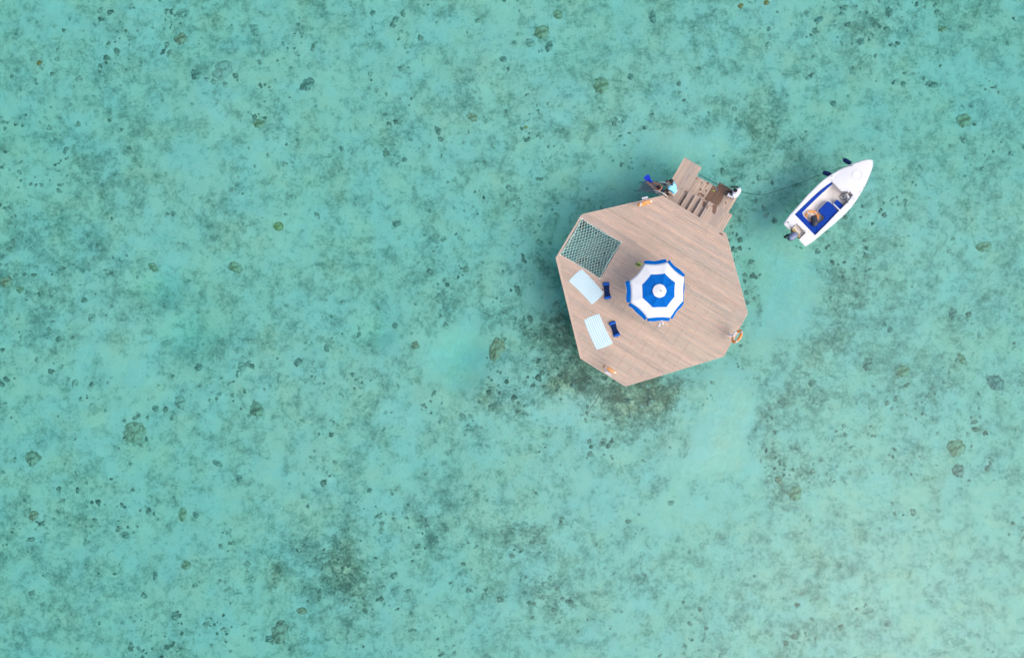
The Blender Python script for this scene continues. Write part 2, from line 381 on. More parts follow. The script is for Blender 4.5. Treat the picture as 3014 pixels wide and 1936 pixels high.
me = bpy.data.meshes.new('coral_rubble'); me.vertices.add(len(co)); me.vertices.foreach_set('co', co.ravel())
me.loops.add(fc.size); me.loops.foreach_set('vertex_index', fc.ravel().astype('i'))
me.polygons.add(len(fc)); me.polygons.foreach_set('loop_start', (np.arange(len(fc))*3).astype('i')); me.update(calc_edges=True)
me.polygons.foreach_set('use_smooth', [True]*len(fc))
a = me.attributes.new('tone', 'FLOAT', 'POINT'); a.data.foreach_set('value', np.clip(tone[:, None]+.75*np.clip(.62-iv[None, :, 2], 0, 1)**1.3*1.1+rs.normal(0, .12, (n1, len(iv))), 0, 1).ravel().astype('f'))
me.materials.append(M['rubble'])
o = bpy.data.objects.new('coral_rubble', me); COL.objects.link(o)
tag(o, 'loose coral rubble and small lumps strewn over the sand', 'rubble', kind='stuff')

# individual coral heads one can tell apart: (px, py, rx, ry, angle, colour, label)
OL = (.34, .33, .22); BR = (.38, .29, .20); DK = (.225, .26, .235); GR = (.37, .40, .36); PA = (.50, .49, .43); ORG = (.48, .20, .04); BG = (.20, .26, .26)
HEADS = [
 (534,113,19,16,0,BR,'brown ringed coral head with a paler pit in the upper left water'),
 (538,38,20,14,20,GR,'grey coral head close to the top edge above the brown ringed one'),
 (658,207,27,30,0,PA,'large pale grey coral dome with dark slits in the upper left water'),
 (578,220,18,16,0,DK,'dark rough coral head just left of the pale slit dome'),
 (764,365,18,14,0,OL,'olive square-edged coral head in clear sand, alone, upper left'),
 (116,186,10,8,0,ORG,'small orange coral lump near the upper left corner'),
 (905,249,24,16,40,DK,'blurred dark coral patch between the pale dome and open sand'),
 (751,90,13,20,0,GR,'tall grey coral head near the top, right of the brown ringed one'),
 (1595,97,22,22,0,OL,'big round olive coral boulder with a rim, top centre'),
 (1561,127,16,14,0,GR,'grey coral head touching the big olive boulder at its lower left'),
 (1616,137,12,19,-20,DK,'dark coral head touching the big olive boulder at its lower right'),
 (1642,44,13,15,0,OL,'olive coral head above and right of the big olive boulder'),
 (1772,253,24,22,40,OL,'spreading olive coral patch above the stair landing'),
 (1857,226,10,10,0,DK,'small dark round coral head right of the spreading olive patch'),
 (1920,51,11,18,0,DK,'narrow dark coral head near the top edge right of centre'),
 (1097,38,9,8,0,DK,'leftmost of two small black coral heads near the top centre'),
 (1166,56,10,10,0,DK,'rightmost of two small black coral heads near the top centre'),
 (1390,346,19,11,-25,BR,'grey brown oblong coral head left of the deck in upper centre'),
 (1190,470,9,8,0,DK,'small round dark coral head in pale sand far left of the deck'),
 (1481,175,10,10,0,DK,'dark coral head between the top edge and the oblong brown head'),
 (1547,375,6,6,0,(.42,.33,.09),'tiny yellow coral beside dark lumps above the deck'),
 (2180,17,11,8,30,ORG,'left one of two orange corals at the top edge'),
 (2256,8,10,8,0,ORG,'right one of two orange corals at the top edge'),
 (2409,57,16,9,20,BG,'blue grey slanting coral plate near the top right'),
 (2617,36,14,16,0,DK,'dark tufted coral head near the top right'),
 (2774,85,18,11,0,OL,'olive and dark coral head in the upper right corner area'),
 (2533,123,11,10,0,DK,'round charcoal coral head in upper right sand'),
 (2744,249,21,11,0,DK,'wide dark coral head with a brown spot, right of the bow'),
 (2657,247,9,9,0,DK,'small dark coral head left of the wide dark one'),
 (2837,355,22,20,0,OL,'round knobbly olive coral boulder far right above the boat'),
 (2452,304,11,10,0,DK,'dark coral head in sand north of the boat bow'),
 (17,829,18,18,0,BR,'brown coral boulder cut by the left picture edge'),
 (60,853,14,10,-20,OL,'olive coral head right beside the boulder at the left edge'),
 (819,666,15,14,0,(.36,.33,.12),'yellow olive round coral boulder left of the platform'),
 (692,788,22,15,-30,OL,'oblong knobbly coral boulder in sand, left half'),
 (451,786,17,11,-35,OL,'slanting two-lobed olive coral in the left half'),
 (248,884,10,9,0,DK,'small dark coral head in the left quarter at mid height'),
 (270,935,12,14,0,GR,'grey coral head with a black top at the left'),
 (585,1079,12,11,0,DK,'black coral head below the middle of the left half'),
 (711,1079,14,14,0,GR,'fuzzy grey green coral head right of the black one'),
 (876,1066,15,11,15,DK,'knobbly dark coral pair in open sand'),
 (532,1184,17,22,0,GR,'speckled grey oval coral boulder in lower left sand'),
 (458,1201,11,11,0,DK,'dark coral head left of the speckled grey oval'),
 (756,1206,22,22,0,(.26,.27,.20),'round green coral boulder with a dark rim, lower left'),
 (399,1273,28,36,0,(.40,.38,.28),'large pale tan coral slab in the lower left'),
 (1460,1028,22,40,-20,(.46,.33,.22),'long tan brown coral boulder right of the turquoise sand hole'),
 (1222,1016,12,12,0,BR,'small brown coral head left of the turquoise sand hole'),
 (1162,957,10,9,30,DK,'dark coral head up and left of the turquoise sand hole'),
 (1167,657,13,10,0,DK,'dark flat coral head in the middle of the picture'),
 (2554,1071,15,20,-20,DK,'tall dark coral head in a shaggy patch, lower right'),
 (2657,1092,21,20,0,OL,'round olive brain coral with a dark rim, lower right'),
 (2930,1126,30,22,-30,BG,'broad blue grey coral patch near the right edge'),
 (2805,921,12,17,0,DK,'upright oval coral head right of the platform'),
 (2896,727,22,16,0,OL,'shaggy olive coral head far right beside the boat stern level'),
 (2619,970,10,9,0,DK,'small dark knob of coral above the olive brain coral'),
 (2833,1058,11,19,30,OL,'leaning olive coral between the brain coral and the right edge'),
 (2391,1126,14,10,30,DK,'dark coral head below the lifebuoy corner of the deck'),
 (98,1516,17,14,30,BR,'brown coral head near the left edge in the lower half'),
 (370,1574,12,10,0,DK,'round charcoal coral head in lower left sand'),
 (705,1407,12,12,0,DK,'black tufted coral head in pale sand, lower left half'),
 (639,1363,17,9,-20,DK,'ragged dark coral left of and above the black tufted head'),
 (537,1512,12,25,-10,OL,'upright olive coral ridge in lower left sand'),
 (577,1514,10,10,0,DK,'dark coral head right of the upright olive ridge'),
 (549,1663,15,12,0,OL,'olive crooked coral in the lower left'),
 (456,1693,8,13,0,DK,'narrow black coral left of the crooked olive one'),
 (513,1812,11,13,30,DK,'dark coral with a tail near the bottom left'),
 (826,1862,27,33,-20,(.36,.33,.26),'biggest pale tan coral boulder near the bottom edge'),
 (792,1880,13,11,0,DK,'dark lump stuck to the biggest tan boulder on its left'),
 (888,1797,17,11,0,BR,'brown tilted coral slab above the biggest tan boulder'),
 (952,1642,20,16,-20,GR,'grey oval coral boulder left of the great dark reef ridge'),
 (96,1348,24,22,0,(.34,.34,.26),'broad faint coral patch at the left edge, lower half'),
 (1087,1442,9,8,0,DK,'small black coral head above the great dark reef ridge'),
 (2820,1386,22,18,-20,DK,'solid dark grey coral boulder with a soft point, far lower right'),
 (2814,1318,28,24,0,OL,'wide olive coral patch just above the solid dark boulder'),
 (2341,1450,20,22,0,OL,'square olive coral head below the platform, right side'),
 (2292,1414,14,10,-40,BR,'brown knob of coral up and left of the square olive head'),
 (2558,1800,18,13,0,GR,'grey coral head near the bottom, right half'),
 (2613,1834,12,11,0,BG,'blue grey tufted coral right of the bottom grey head'),
]
def coral(px, py, rx, ry, ang, col, label, i):
    """a rough head: a lumpy height patch whose ragged edge dives into the sand"""
    z0 = float(bed_z(np.array([(px-1507)*KS]), np.array([-(py-968)*KS]))[0])
    c = P(px, py, z0); k = (CAMZ-z0)/FPX
    rx *= k*1.02; ry *= k*1.02; a = R(ang); n = 38
    g = np.linspace(-1.5, 1.5, n); gu, gv = np.meshgrid(g, g)
    lx, ly = gu*rx, gv*ry
    wx = c.x+lx*math.cos(a)-ly*math.sin(a); wy = c.y+lx*math.sin(a)+ly*math.cos(a)
    sc0 = min(rx, ry)
    f1_ = fbm(wx+i*3.1, wy, sc0*1.1, 3, i % 9); f2_ = fbm(wx, wy+i*1.7, sc0*.42, 3, 4+i % 7)
    rad_ = np.sqrt(gu**2+gv**2)*(1+.5*(f1_-.5)+.7*(f2_-.5))
    body = np.clip(1-rad_**2-8*np.clip(np.maximum(np.abs(gu), np.abs(gv))-1.25, 0, 1), -1, 1)
    H = sc0*.30
    hz = np.where(body > 0, np.sqrt(np.abs(body))*H*(.65+.7*(f2_-.3)), body*.7)
    pit = np.exp(-((gu+.15)**2+(gv-.1)**2)/.06); hz = hz-np.where(body > 0, pit*H*.3, 0)
    Zc = bed_z(wx, wy)-.015+hz
    tn = np.clip((.5-body)*.9, 0, 1)
    me = gridmesh('coral_head', wx-c.x, wy-c.y, Zc-c.z)
    at_ = me.attributes.new('skirt', 'FLOAT', 'POINT'); at_.data.foreach_set('value', tn.astype('f').ravel())
    r_ = random.Random(i*7+3)
    mt, bs = newmat('coral_skin'); bs.inputs['Roughness'].default_value = .95; bs.inputs['Specular IOR Level'].default_value = .05
    tc = N(mt, 'ShaderNodeTexCoord'); n9 = N(mt, 'ShaderNodeTexNoise', Scale=(3.2 if max(rx, ry) > .33 else 7.0)+3*r_.random(), Detail=5.0, Roughness=.75); L(mt, tc.outputs['Object'], n9.inputs[0])
    cr = ramp(mt, n9.outputs[0], [(.36, tuple(v*.5 for v in col)), (.48, tuple(v*1.05 for v in col)), (.60, tuple(min(.8, v*1.7+.10) for v in col))])
    at = N(mt, 'ShaderNodeAttribute', attribute_name='skirt'); sf = math_(mt, 'ADD', at.outputs['Fac'], math_(mt, 'MULTIPLY_ADD', n9.outputs[0], 3.4, -1.62))
    sr = ramp(mt, sf, [(.15, 0.0), (.75, 1.0)]); L(mt, mix(mt, sr.outputs[0], cr.outputs[0], (.50, .54, .48)), bs.inputs['Base Color'])
    bp_ = N(mt, 'ShaderNodeBump', Strength=.8, Distance=.06); L(mt, n9.outputs[0], bp_.inputs['Height']); L(mt, bp_.outputs[0], bs.inputs['Normal'])
    me.materials.append(mt)
    o = bpy.data.objects.new('coral_head', me); COL.objects.link(o); o.location = c
    tag(o, label, 'coral', 'coral heads on the seabed')
for i, h in enumerate(HEADS): coral(*h, i)

# ------------------------------------------------------------------ water: one closed body, see-through skin, tinted and slightly milky inside
mb = MB(); e = 2400
mb.box((0, 0, -6), (e, 0, 0), (0, e, 0), (0, 0, 6))
wt = mb.build('water', [], None, smooth=False)
m = bpy.data.materials.new('sea_water'); m.use_nodes = True; wt.data.materials.append(m)
for n in list(m.node_tree.nodes):
    if n.type == 'BSDF_PRINCIPLED': m.node_tree.nodes.remove(n)
out = [n for n in m.node_tree.nodes if n.type == 'OUTPUT_MATERIAL'][0]
tr = N(m, 'ShaderNodeBsdfTransparent'); gl = N(m, 'ShaderNodeBsdfGlossy', Roughness=.08)
fr = N(m, 'ShaderNodeFresnel', IOR=1.33); mx = N(m, 'ShaderNodeMixShader')
tc = N(m, 'ShaderNodeTexCoord'); n1_ = N(m, 'ShaderNodeTexNoise', Scale=2.2, Detail=4.0, Roughness=.6, Distortion=.4); L(m, tc.outputs['Object'], n1_.inputs[0])
bp = N(m, 'ShaderNodeBump', Strength=.5, Distance=.05); L(m, n1_.outputs[0], bp.inputs['Height'])
L(m, bp.outputs[0], gl.inputs['Normal']); L(m, bp.outputs[0], fr.inputs['Normal'])
L(m, fr.outputs[0], mx.inputs[0]); L(m, tr.outputs[0], mx.inputs[1]); L(m, gl.outputs[0], mx.inputs[2]); L(m, mx.outputs[0], out.inputs['Surface'])
ab = N(m, 'ShaderNodeVolumeAbsorption', Density=.31); ab.inputs['Color'].default_value = (.09, .875, .845, 1)
scv = N(m, 'ShaderNodeVolumeScatter', Density=.042); scv.inputs['Color'].default_value = (.25, .95, .95, 1); scv.inputs['Anisotropy'].default_value = .2
ad = N(m, 'ShaderNodeAddShader'); L(m, ab.outputs[0], ad.inputs[0]); L(m, scv.outputs[0], ad.inputs[1]); L(m, ad.outputs[0], out.inputs['Volume'])
tag(wt, 'clear shallow turquoise lagoon water over sand and coral', kind='structure')
#@@OBJECTS@@
# ------------------------------------------------------------------ deck frame: U along the boards (to the lower right), V across (to the upper right)
ca, sa = math.cos(R(30.7)), math.sin(R(30.7))
A0 = P(1949.6, 577.4, DECK)
U = Vector((ca, -sa, 0)); V = Vector((sa, ca, 0)); ZZ = Vector((0, 0, 1))
def W(u, v, z): return Vector((A0.x, A0.y, 0)) + float(u)*U + float(v)*V + float(z)*ZZ
def uv(p): d = Vector(p)-Vector((A0.x, A0.y, p[2])); return d.dot(U), d.dot(V)
OCT = [uv(P(x, y, DECK)) for x, y in [(1949.6,577.4),(2136.4,688.2),(2200,921.4),(2129,1048),(1841.3,1135.4),(1709,1053.6),(1636.5,757),(1713.4,632.2)]]
HOLE = [uv(P(x, y, DECK)) for x, y in [(1713.5,641.5),(1830.9,711.7),(1765.5,821.6),(1645.4,751)]]
hu0 = (HOLE[0][0]+HOLE[3][0])/2; hu1 = (HOLE[1][0]+HOLE[2][0])/2; hv1 = (HOLE[0][1]+HOLE[1][1])/2; hv0 = (HOLE[2][1]+HOLE[3][1])/2
def clip(poly, a, b, c):       # keep a*u+b*v <= c
    out = []
    for i in range(len(poly)):
        p, q = poly[i], poly[(i+1) % len(poly)]
        dp = a*p[0]+b*p[1]-c; dq = a*q[0]+b*q[1]-c
        if dp <= 0: out.append(p)
        if (dp < 0 < dq) or (dq < 0 < dp):
            t = dp/(dp-dq); out.append((p[0]+t*(q[0]-p[0]), p[1]+t*(q[1]-p[1])))
    return out
class Planks(MB):
    def __init__(s): super().__init__(); s.tone = []; s.grain = []; s.wet = []
    def plank(s, poly, z1, th, tone, dirU=True, off=(0, 0)):
        n = len(poly)
        if n < 3: return
        ar = sum(poly[i][0]*poly[(i+1) % n][1]-poly[(i+1) % n][0]*poly[i][1] for i in range(n))
        if abs(ar) < 1e-5: return
        if ar < 0: poly = poly[::-1]
        vs = [W(p[0], p[1], z1-th) for p in poly]+[W(p[0], p[1], z1) for p in poly]
        s.add(vs, [tuple(range(n))[::-1], tuple(range(n, 2*n))]+[(i, (i+1) % n, n+(i+1) % n, n+i) for i in range(n)])
        for p in list(poly)*2:
            s.tone.append(tone); s.wet.append(0)
            a, b = (p if dirU else (p[1], p[0])); s.grain.append((a+off[0], b+off[1], tone*3))
    def tread(s, u0, u1, v0, v1, z, bw=.118, th=.035, wetf=None, dirU=False, gap=.011, seg=.05, cut=None):
        """boards running along V (or U), split finely so that wet patches can sit on them"""
        a0, a1, b0, b1 = (u0, u1, v0, v1) if not dirU else (v0, v1, u0, u1)
        nb = max(1, round((a1-a0)/bw)); w_ = (a1-a0)/nb
        for k in range(nb):
            x0, x1 = a0+k*w_+gap/2, a0+(k+1)*w_-gap/2; tone = random.betavariate(2.2, 2.2); ox = random.uniform(0, 50)
            ns = max(1, int((b1-b0)/seg)); nx = 2; base = len(s.v); zt = z+random.uniform(-.0015, .0015)
            vs = []; 
            for zz in (zt, zt-th):
                for i in range(ns+1):
                    for j in range(nx+1):
                        a = x0+(x1-x0)*j/nx; b_ = b0+(b1-b0)*i/ns
                        uu, vv = (a, b_) if not dirU else (b_, a)
                        vs.append(W(uu, vv, zz)); s.tone.append(tone); s.grain.append((b_+ox, a, tone*3)); s.wet.append(wetf(uu, vv) if wetf else 0)
            m = (ns+1)*(nx+1); fs = []
            for i in range(ns):
                for j in range(nx):
                    q = i*(nx+1)+j; fs.append((q, q+1, q+nx+2, q+nx+1)); fs.append((m+q, m+q+nx+1, m+q+nx+2, m+q+1))
            for i in range(ns):
                q = i*(nx+1); fs.append((q, q+nx+1, m+q+nx+1, m+q)); q += nx; fs.append((q, m+q, m+q+nx+1, q+nx+1))
            for j in range(nx):
                q = j; fs.append((q, m+q, m+q+1, q+1)); q = ns*(nx+1)+j; fs.append((q, q+1, m+q+1, m+q))
            s.add(vs, fs)
    def done(s, name, mat, parent):
        s.att = {'tone': ('FLOAT', s.tone), 'grain': ('FLOAT_VECTOR', s.grain), 'wet': ('FLOAT', s.wet)}
        return s.build(name, mat, parent, smooth=False)
def ellw(cu, cv, ru, rv, ang=0):
    c_, s_ = math.cos(ang), math.sin(ang)
    return lambda u, v: 1.0-.55*(((u-cu)*c_+(v-cv)*s_)**2/ru**2+(-(u-cu)*s_+(v-cv)*c_)**2/rv**2)
def wetspots(lst, z):
    fs = []
    for x, y, rx, ry, a in lst:
        p = R4(x, y, z); cu, cv_ = uv(p); k = 1/5.922/58.5
        fs.append(ellw(cu, cv_, rx*k, ry*k, a))
    return lambda u, v: max([0]+[f(u, v) for f in fs])

plat = thing('swim_platform', W(2.2, -4.6, 0), 'eight-sided weathered timber platform standing in the lagoon with a stepped landing', 'platform')
# decking
pk = Planks(); pitch = .1025; vmin = min(p[1] for p in OCT); vmax = max(p[1] for p in OCT)
frs = random.Random(3); nb = int((vmax-vmin)/pitch)+1; band = .5
inner = OCT
# border board on the long left edge
e0, e1 = OCT[5], OCT[6]; dx, dy = e1[0]-e0[0], e1[1]-e0[1]; ln = math.hypot(dx, dy); nxn, nyn = -dy/ln, dx/ln
cen = (sum(p[0] for p in OCT)/8, sum(p[1] for p in OCT)/8)
if (cen[0]-e0[0])*nxn+(cen[1]-e0[1])*nyn < 0: nxn, nyn = -nxn, -nyn
cc_ = nxn*e0[0]+nyn*e0[1]
inner = clip(OCT, -nxn, -nyn, -(cc_+.135))
border = clip(OCT, nxn, nyn, cc_+.128)
pk.plank(border, DECK+.001, .03, .62, dirU=False)
for k in range(nb):
    gp = frs.choice([.006, .008, .012, .018]); v0 = vmin+k*pitch+gp/2; v1 = v0+pitch-gp
    st = clip(clip(inner, 0, 1, v1), 0, -1, -v0)
    if len(st) < 3: continue
    ua = min(p[0] for p in st)-.01; ub = max(p[0] for p in st)+.01
    if frs.random() < .35: band = frs.random()
    u = ua-frs.uniform(0, 2.5); 
    while u < ub:
        ln = frs.choice([2.4, 3.0, 3.6, 4.2])+frs.uniform(-.2, .2)
        seg = clip(clip(st, 1, 0, u+ln-.002), -1, 0, -u-.002)
        tone = min(1, max(0, .55*band+.45*frs.random())) if frs.random() < .8 else frs.random()
        vm_ = (v0+v1)/2; of = (frs.uniform(0, 60), frs.uniform(0, 9))
        if hv0-.003 < vm_ < hv1+.003:
            s2 = clip(seg, -1, 0, -(hu1)) if seg else []
            if len(s2) >= 3: pk.plank(s2, DECK+frs.uniform(-.0015, .0015), .03, tone, True, of)
        elif len(seg) >= 3: pk.plank(seg, DECK+frs.uniform(-.0015, .0015), .03, tone, True, of)
        u += ln
# two wet footprints near the stair corner are stains on the wood; made as thin damp film pieces of decking
pk.done('decking', 'deck', plat)
# rim beam beside the net and fascia all round
fb = Planks()
fb.plank([(hu0-.10, hv0-.12), (hu0, hv0-.12), (hu0, hv1+.1), (hu0-.10, hv1+.1)], DECK+.003, .09, .35, dirU=False)
fb.done('net_side_beam', 'deck', plat)
fs_ = Planks()
n = len(OCT)
for i in range(n):
    p, q = OCT[i], OCT[(i+1) % n]; dx, dy = q[0]-p[0], q[1]-p[1]; l_ = math.hypot(dx, dy); nx_, ny_ = dy/l_, -dx/l_
    if (cen[0]-p[0])*nx_+(cen[1]-p[1])*ny_ > 0: nx_, ny_ = -nx_, -ny_
    t_ = .025
    if i != 6: fs_.plank([p, q, (q[0]+nx_*t_, q[1]+ny_*t_), (p[0]+nx_*t_, p[1]+ny_*t_)], DECK-.002, .19, .95, dirU=abs(dx) > abs(dy))
fs_.done('fascia', 'deck', plat)
# joists, bearers, piles
jb = MB()
for u in [-3.6+.6*i for i in range(15)]:
    st = clip(clip(OCT, 1, 0, u+.03), -1, 0, -(u-.03))
    if len(st) < 3: continue
    a, b_ = min(p[1] for p in st)+.1, max(p[1] for p in st)-.1
    for s0, s1 in ([(a, b_)] if not (hu0-.1 < u < hu1+.04) else [(a, hv0-.03), (hv1+.03, b_)]):
        if s1 > s0: jb.box(W(u, (s0+s1)/2, DECK-.031-.075), U*.03, V*((s1-s0)/2), ZZ*.075)
jb.box(W(hu1+.045, (hv0+hv1)/2, DECK-.13), U*.03, V*((hv1-hv0)/2+.03), ZZ*.095)
jb.box(W((hu0+hu1)/2, hv0-.035, DECK-.13), U*((hu1-hu0)/2), V*.03, ZZ*.095)
jb.box(W((hu0+hu1)/2, hv1+.035, DECK-.13), U*((hu1-hu0)/2), V*.03, ZZ*.095)
jb.build('joists', 'underframe', plat, smooth=False)
bb = MB()
for v in (-7.3, -5.0, -2.6, -.5):
    st = clip(clip(OCT, 0, 1, v+.05), 0, -1, -(v-.05))
    if len(st) >= 3:
        a, b_ = min(p[0] for p in st)+.15, max(p[0] for p in st)-.15
        bb.box(W((a+b_)/2, v, DECK-.19-.1), U*((b_-a)/2), V*.06, ZZ*.09)
bb.build('bearers', 'underframe', plat, smooth=False)
for u, v in [(-2.6,-2.6),(-1.2,-5.0),(.2,-7.2),(.9,-.5),(1.2,-2.6),(1.4,-5.0),(3.6,-7.2),(3.6,-5.0),(3.6,-2.6),(3.0,-.5),(-1.9,-4.9)]:
    p = W(u, v, 0); zb = float(bed_z(np.array([p.x]), np.array([p.y]))[0])
    pm = MB(); pm.tube([(p.x, p.y, zb-.5), (p.x, p.y, -.2), (p.x, p.y, DECK-.39)], [.13, .125, .12], 14); pm.build('pile', 'pile', plat)

# stepped landing on the upper right side; sizes from the crops at each tread's own height
zD, z3, z2, z1, zA = DECK, 1.42, 1.24, 1.06, .88
zU1, zU2, zU3, zU4, zC = .72, .56, .41, .27, .14
def UVp(x, y, z): return uv(R4(x, y, z))
D_u0 = (UVp(1340,900,zD)[0]+UVp(1180,1190,zD)[0])/2; D_u1 = (UVp(1750,1140,zD)[0]+UVp(1590,1430,zD)[0])/2; D_v1 = (UVp(1340,900,zD)[1]+UVp(1750,1140,zD)[1])/2
T3u = UVp(1220,850,z3); T2u = UVp(1110,790,z2); T1u = UVp(1000,720,z1)
A_tl = UVp(920,140,zA); A_tr = UVp(1210,310,zA); A_in = UVp(1160,430,zA); A_l = UVp(700,500,zA)
C_tl = UVp(1540,580,zC); C_r = UVp(1830,860,zC); C_r2 = UVp(1680,1090,zC)
def stairpart(name, boxes, z, spots=(), extra=None, bw=.118, th=.04, dirU=False, label=None):
    pk = Planks(); f0 = wetspots(spots, z) if spots else None
    f = (lambda u, v: max(f0(u, v) if f0 else 0, extra(u, v) if extra else 0))
    for bx_ in boxes: pk.tread(*bx_, z, bw=bw, th=th, wetf=f, dirU=dirU)
    return pk.done(name, 'stair', plat)
stairpart('landing', [(D_u0, D_u1, .012, D_v1)], zD, [(1435,1060,38,70,.4),(1440,1000,42,42,0),(1255,945,28,48,.3),(1310,1010,16,50,.3),(1375,985,10,20,.3),(1435,1375,38,22,-.5)])
stairpart('stair_tread', [(T3u[0], D_u0+.05, .012, T3u[1])], z3, [(1255,945,30,60,.3),(1300,1010,18,45,.2),(1230,880,14,14,0)])
stairpart('stair_tread', [(T2u[0], T3u[0]+.05, .012, T2u[1])], z2)
stairpart('stair_tread', [(T1u[0], T2u[0]+.05, .012, T1u[1])], z1)
Aul = (A_tl[0]+A_l[0])/2; Aur = (A_tr[0]+A_in[0])/2
stairpart('landing', [(Aul, Aur, -.35, (A_tl[1]+A_tr[1])/2)], zA, [(930,735,20,18,0),(865,690,12,12,0)], bw=.125)
vU0 = T1u[1]+.02; 
ue = [Aur, UVp(1230,520,zU1)[0], UVp(1320,570,zU2)[0], UVp(1415,620,zU3)[0], C_tl[0]-.04]; vt = [UVp(1230,520,zU1)[1], UVp(1320,570,zU2)[1], UVp(1415,620,zU3)[1], UVp(1480,660,zU4)[1]]
prints = [(1195,700,26,24,0),(1295,725,22,22,0),(1325,595,26,26,0),(1235,805,32,30,0),(1160,790,18,30,0),(1200,770,40,14,0),(1285,570,10,30,0)]
stairpart('stair_tread', [(ue[0]+.004, ue[1], .3, vt[0])], zU1, prints[:1]+prints[4:6])
stairpart('stair_tread', [(ue[1]-.04, ue[2], .3, vt[1])], zU2, prints+[(1300,850,50,40,.4)])
stairpart('stair_tread', [(ue[2]-.04, ue[3], .3, vt[2])], zU3, prints+[(1330,850,60,35,.4)])
stairpart('stair_tread', [(ue[3]-.04, ue[4]+.02, .3, vt[3])], zU4, [], lambda u, v: 1.0)
wc0 = uv(R4(1530,600,zC)); wc1 = uv(R4(1600,800,zC)); wc2 = uv(R4(1480,970,zC))
def wetC(u, v):
    # darker soaked part: everything left of a ragged line
    a = uv(R4(1740,700,zC)); b_ = uv(R4(1610,770,zC)); c_ = uv(R4(1560,900,zC)); d_ = uv(R4(1490,985,zC))
    pts = [(a[1], a[0]), (b_[1], b_[0]), (c_[1], c_[0]), (d_[1], d_[0])]
    pts.sort(); 
    lim = np.interp(v, [p[0] for p in pts], [p[1] for p in pts])
    return .5+(lim-u)*3.2
C_u1 = (C_r[0]+C_r2[0])/2
stairpart('landing', [(ue[4], C_u1, .35, C_tl[1])], zC, [(1635,940,22,12,.3),(1640,920,12,18,0)], wetC, bw=.125)
# stringers and posts under the stairs
sb = MB()
for v in (.12, .78): sb.box(W((Aur+D_u0)/2, v, .97), U*((D_u0-Aur)/2)+ZZ*.26, V*.025, ZZ*.11)
for v in (.45, vt[0]-.12): sb.box(W((Aur+ue[4])/2, v, .38), U*((ue[4]-Aur)/2)-ZZ*.34, V*.025, ZZ*.09)
for u, v0, v1, z in ((Aul+.06, -.2, A_tl[1]-.06, zA), (Aur-.06, -.2, A_tl[1]-.06, zA), (D_u0+.08, .05, D_v1-.04, zD), (D_u1-.06, .05, D_v1-.04, zD), (ue[4]+.08, .4, C_tl[1]-.05, zC), (C_u1-.06, .4, C_tl[1]-.05, zC)):
    sb.box(W(u, (v0+v1)/2, z-.04-.07), U*.03, V*((v1-v0)/2), ZZ*.068)
sb.build('stringers', 'underframe', plat, smooth=False)
for u, v, z in [(Aur-.35, A_tl[1]-.6, zA), (Aul+.5, .1, zA), (D_u1-.12, D_v1-.1, zD), (D_u0+.15, D_v1-.1, zD), (C_u1-.12, C_tl[1]-.12, zC), (ue[4]+.15, C_tl[1]-.12, zC), (C_u1-.12, .5, zC)]:
    p = W(u, v, 0); zb = float(bed_z(np.array([p.x]), np.array([p.y]))[0])
    pm = MB(); pm.tube([(p.x, p.y, zb-.4), (p.x, p.y, z-.18)], .07, 12); pm.build('pile', 'pile', plat)
# damp footprints on the deck corner
def damp(x, y, ru, rv, a):
    c = uv(R4(x, y, DECK)); pk = Planks()
    n_ = 14; poly = [(c[0]+ru*math.cos(t+a)*(1+.12*math.sin(3*t+x)), c[1]+rv*math.sin(t)*(1+.12*math.cos(2*t))) for t in [2*math.pi*i/n_ for i in range(n_)]]
    pk.plank(poly, DECK+.004, .003, .5); pk.wet = [1.0]*len(pk.wet); return pk
damp(1555,1472,.11,.045,0).done('damp_footprint', 'stair', plat)

# ------------------------------------------------------------------ rope net
nt_o = thing('rope_net', W((hu0+hu1)/2, (hv0+hv1)/2, DECK-.05), 'white diamond rope net stretched over the square opening in the deck', 'net')
nb_ = MB(); a1 = R(80); a2 = R(20)
su, sv = hu1-hu0-.05, hv1-hv0-.05
# diamond cells in a frame-aligned grid of lines, sheared like hand-knotted mesh
Pn = {}
def sag(u, v):
    tu, tv = (u-hu0)/(hu1-hu0), (v-hv0)/(hv1-hv0); tu = min(1, max(0, tu)); tv = min(1, max(0, tv))
    return DECK-.03-.22*(16*tu*(1-tu)*tv*(1-tv))**.7*.8
rn = random.Random(2)
d1 = Vector((math.cos(R(78)), math.sin(R(78)))); d2 = Vector((math.cos(R(22)), math.sin(R(22))))    # picture directions
c0 = W((hu0+hu1)/2, (hv0+hv1)/2, 0); sp = .145
cache = {}
def node(i, j):
    if (i, j) not in cache:
        x = c0.x+(i*d1.x+j*d2.x)*sp*(1.12 if 1 else 1)+rn.uniform(-.012, .012); y = c0.y+(i*d1.y+j*d2.y)*sp+rn.uniform(-.012, .012)
        x += .03*math.sin(i*.5+j*.3); y += .03*math.sin(j*.45-i*.2)
        cache[(i, j)] = (x, y)
    return cache[(i, j)]
def inside(p, mgn=.03):
    a = uv((p[0], p[1], 0)); return hu0+mgn < a[0] < hu1-mgn and hv0+mgn < a[1] < hv1-mgn
def clampp(p):
    a = uv((p[0], p[1], 0)); u = min(hu1-.03, max(hu0+.03, a[0])); v = min(hv1-.03, max(hv0+.03, a[1]))
    return W(u, v, sag(u, v))
RNG = 24
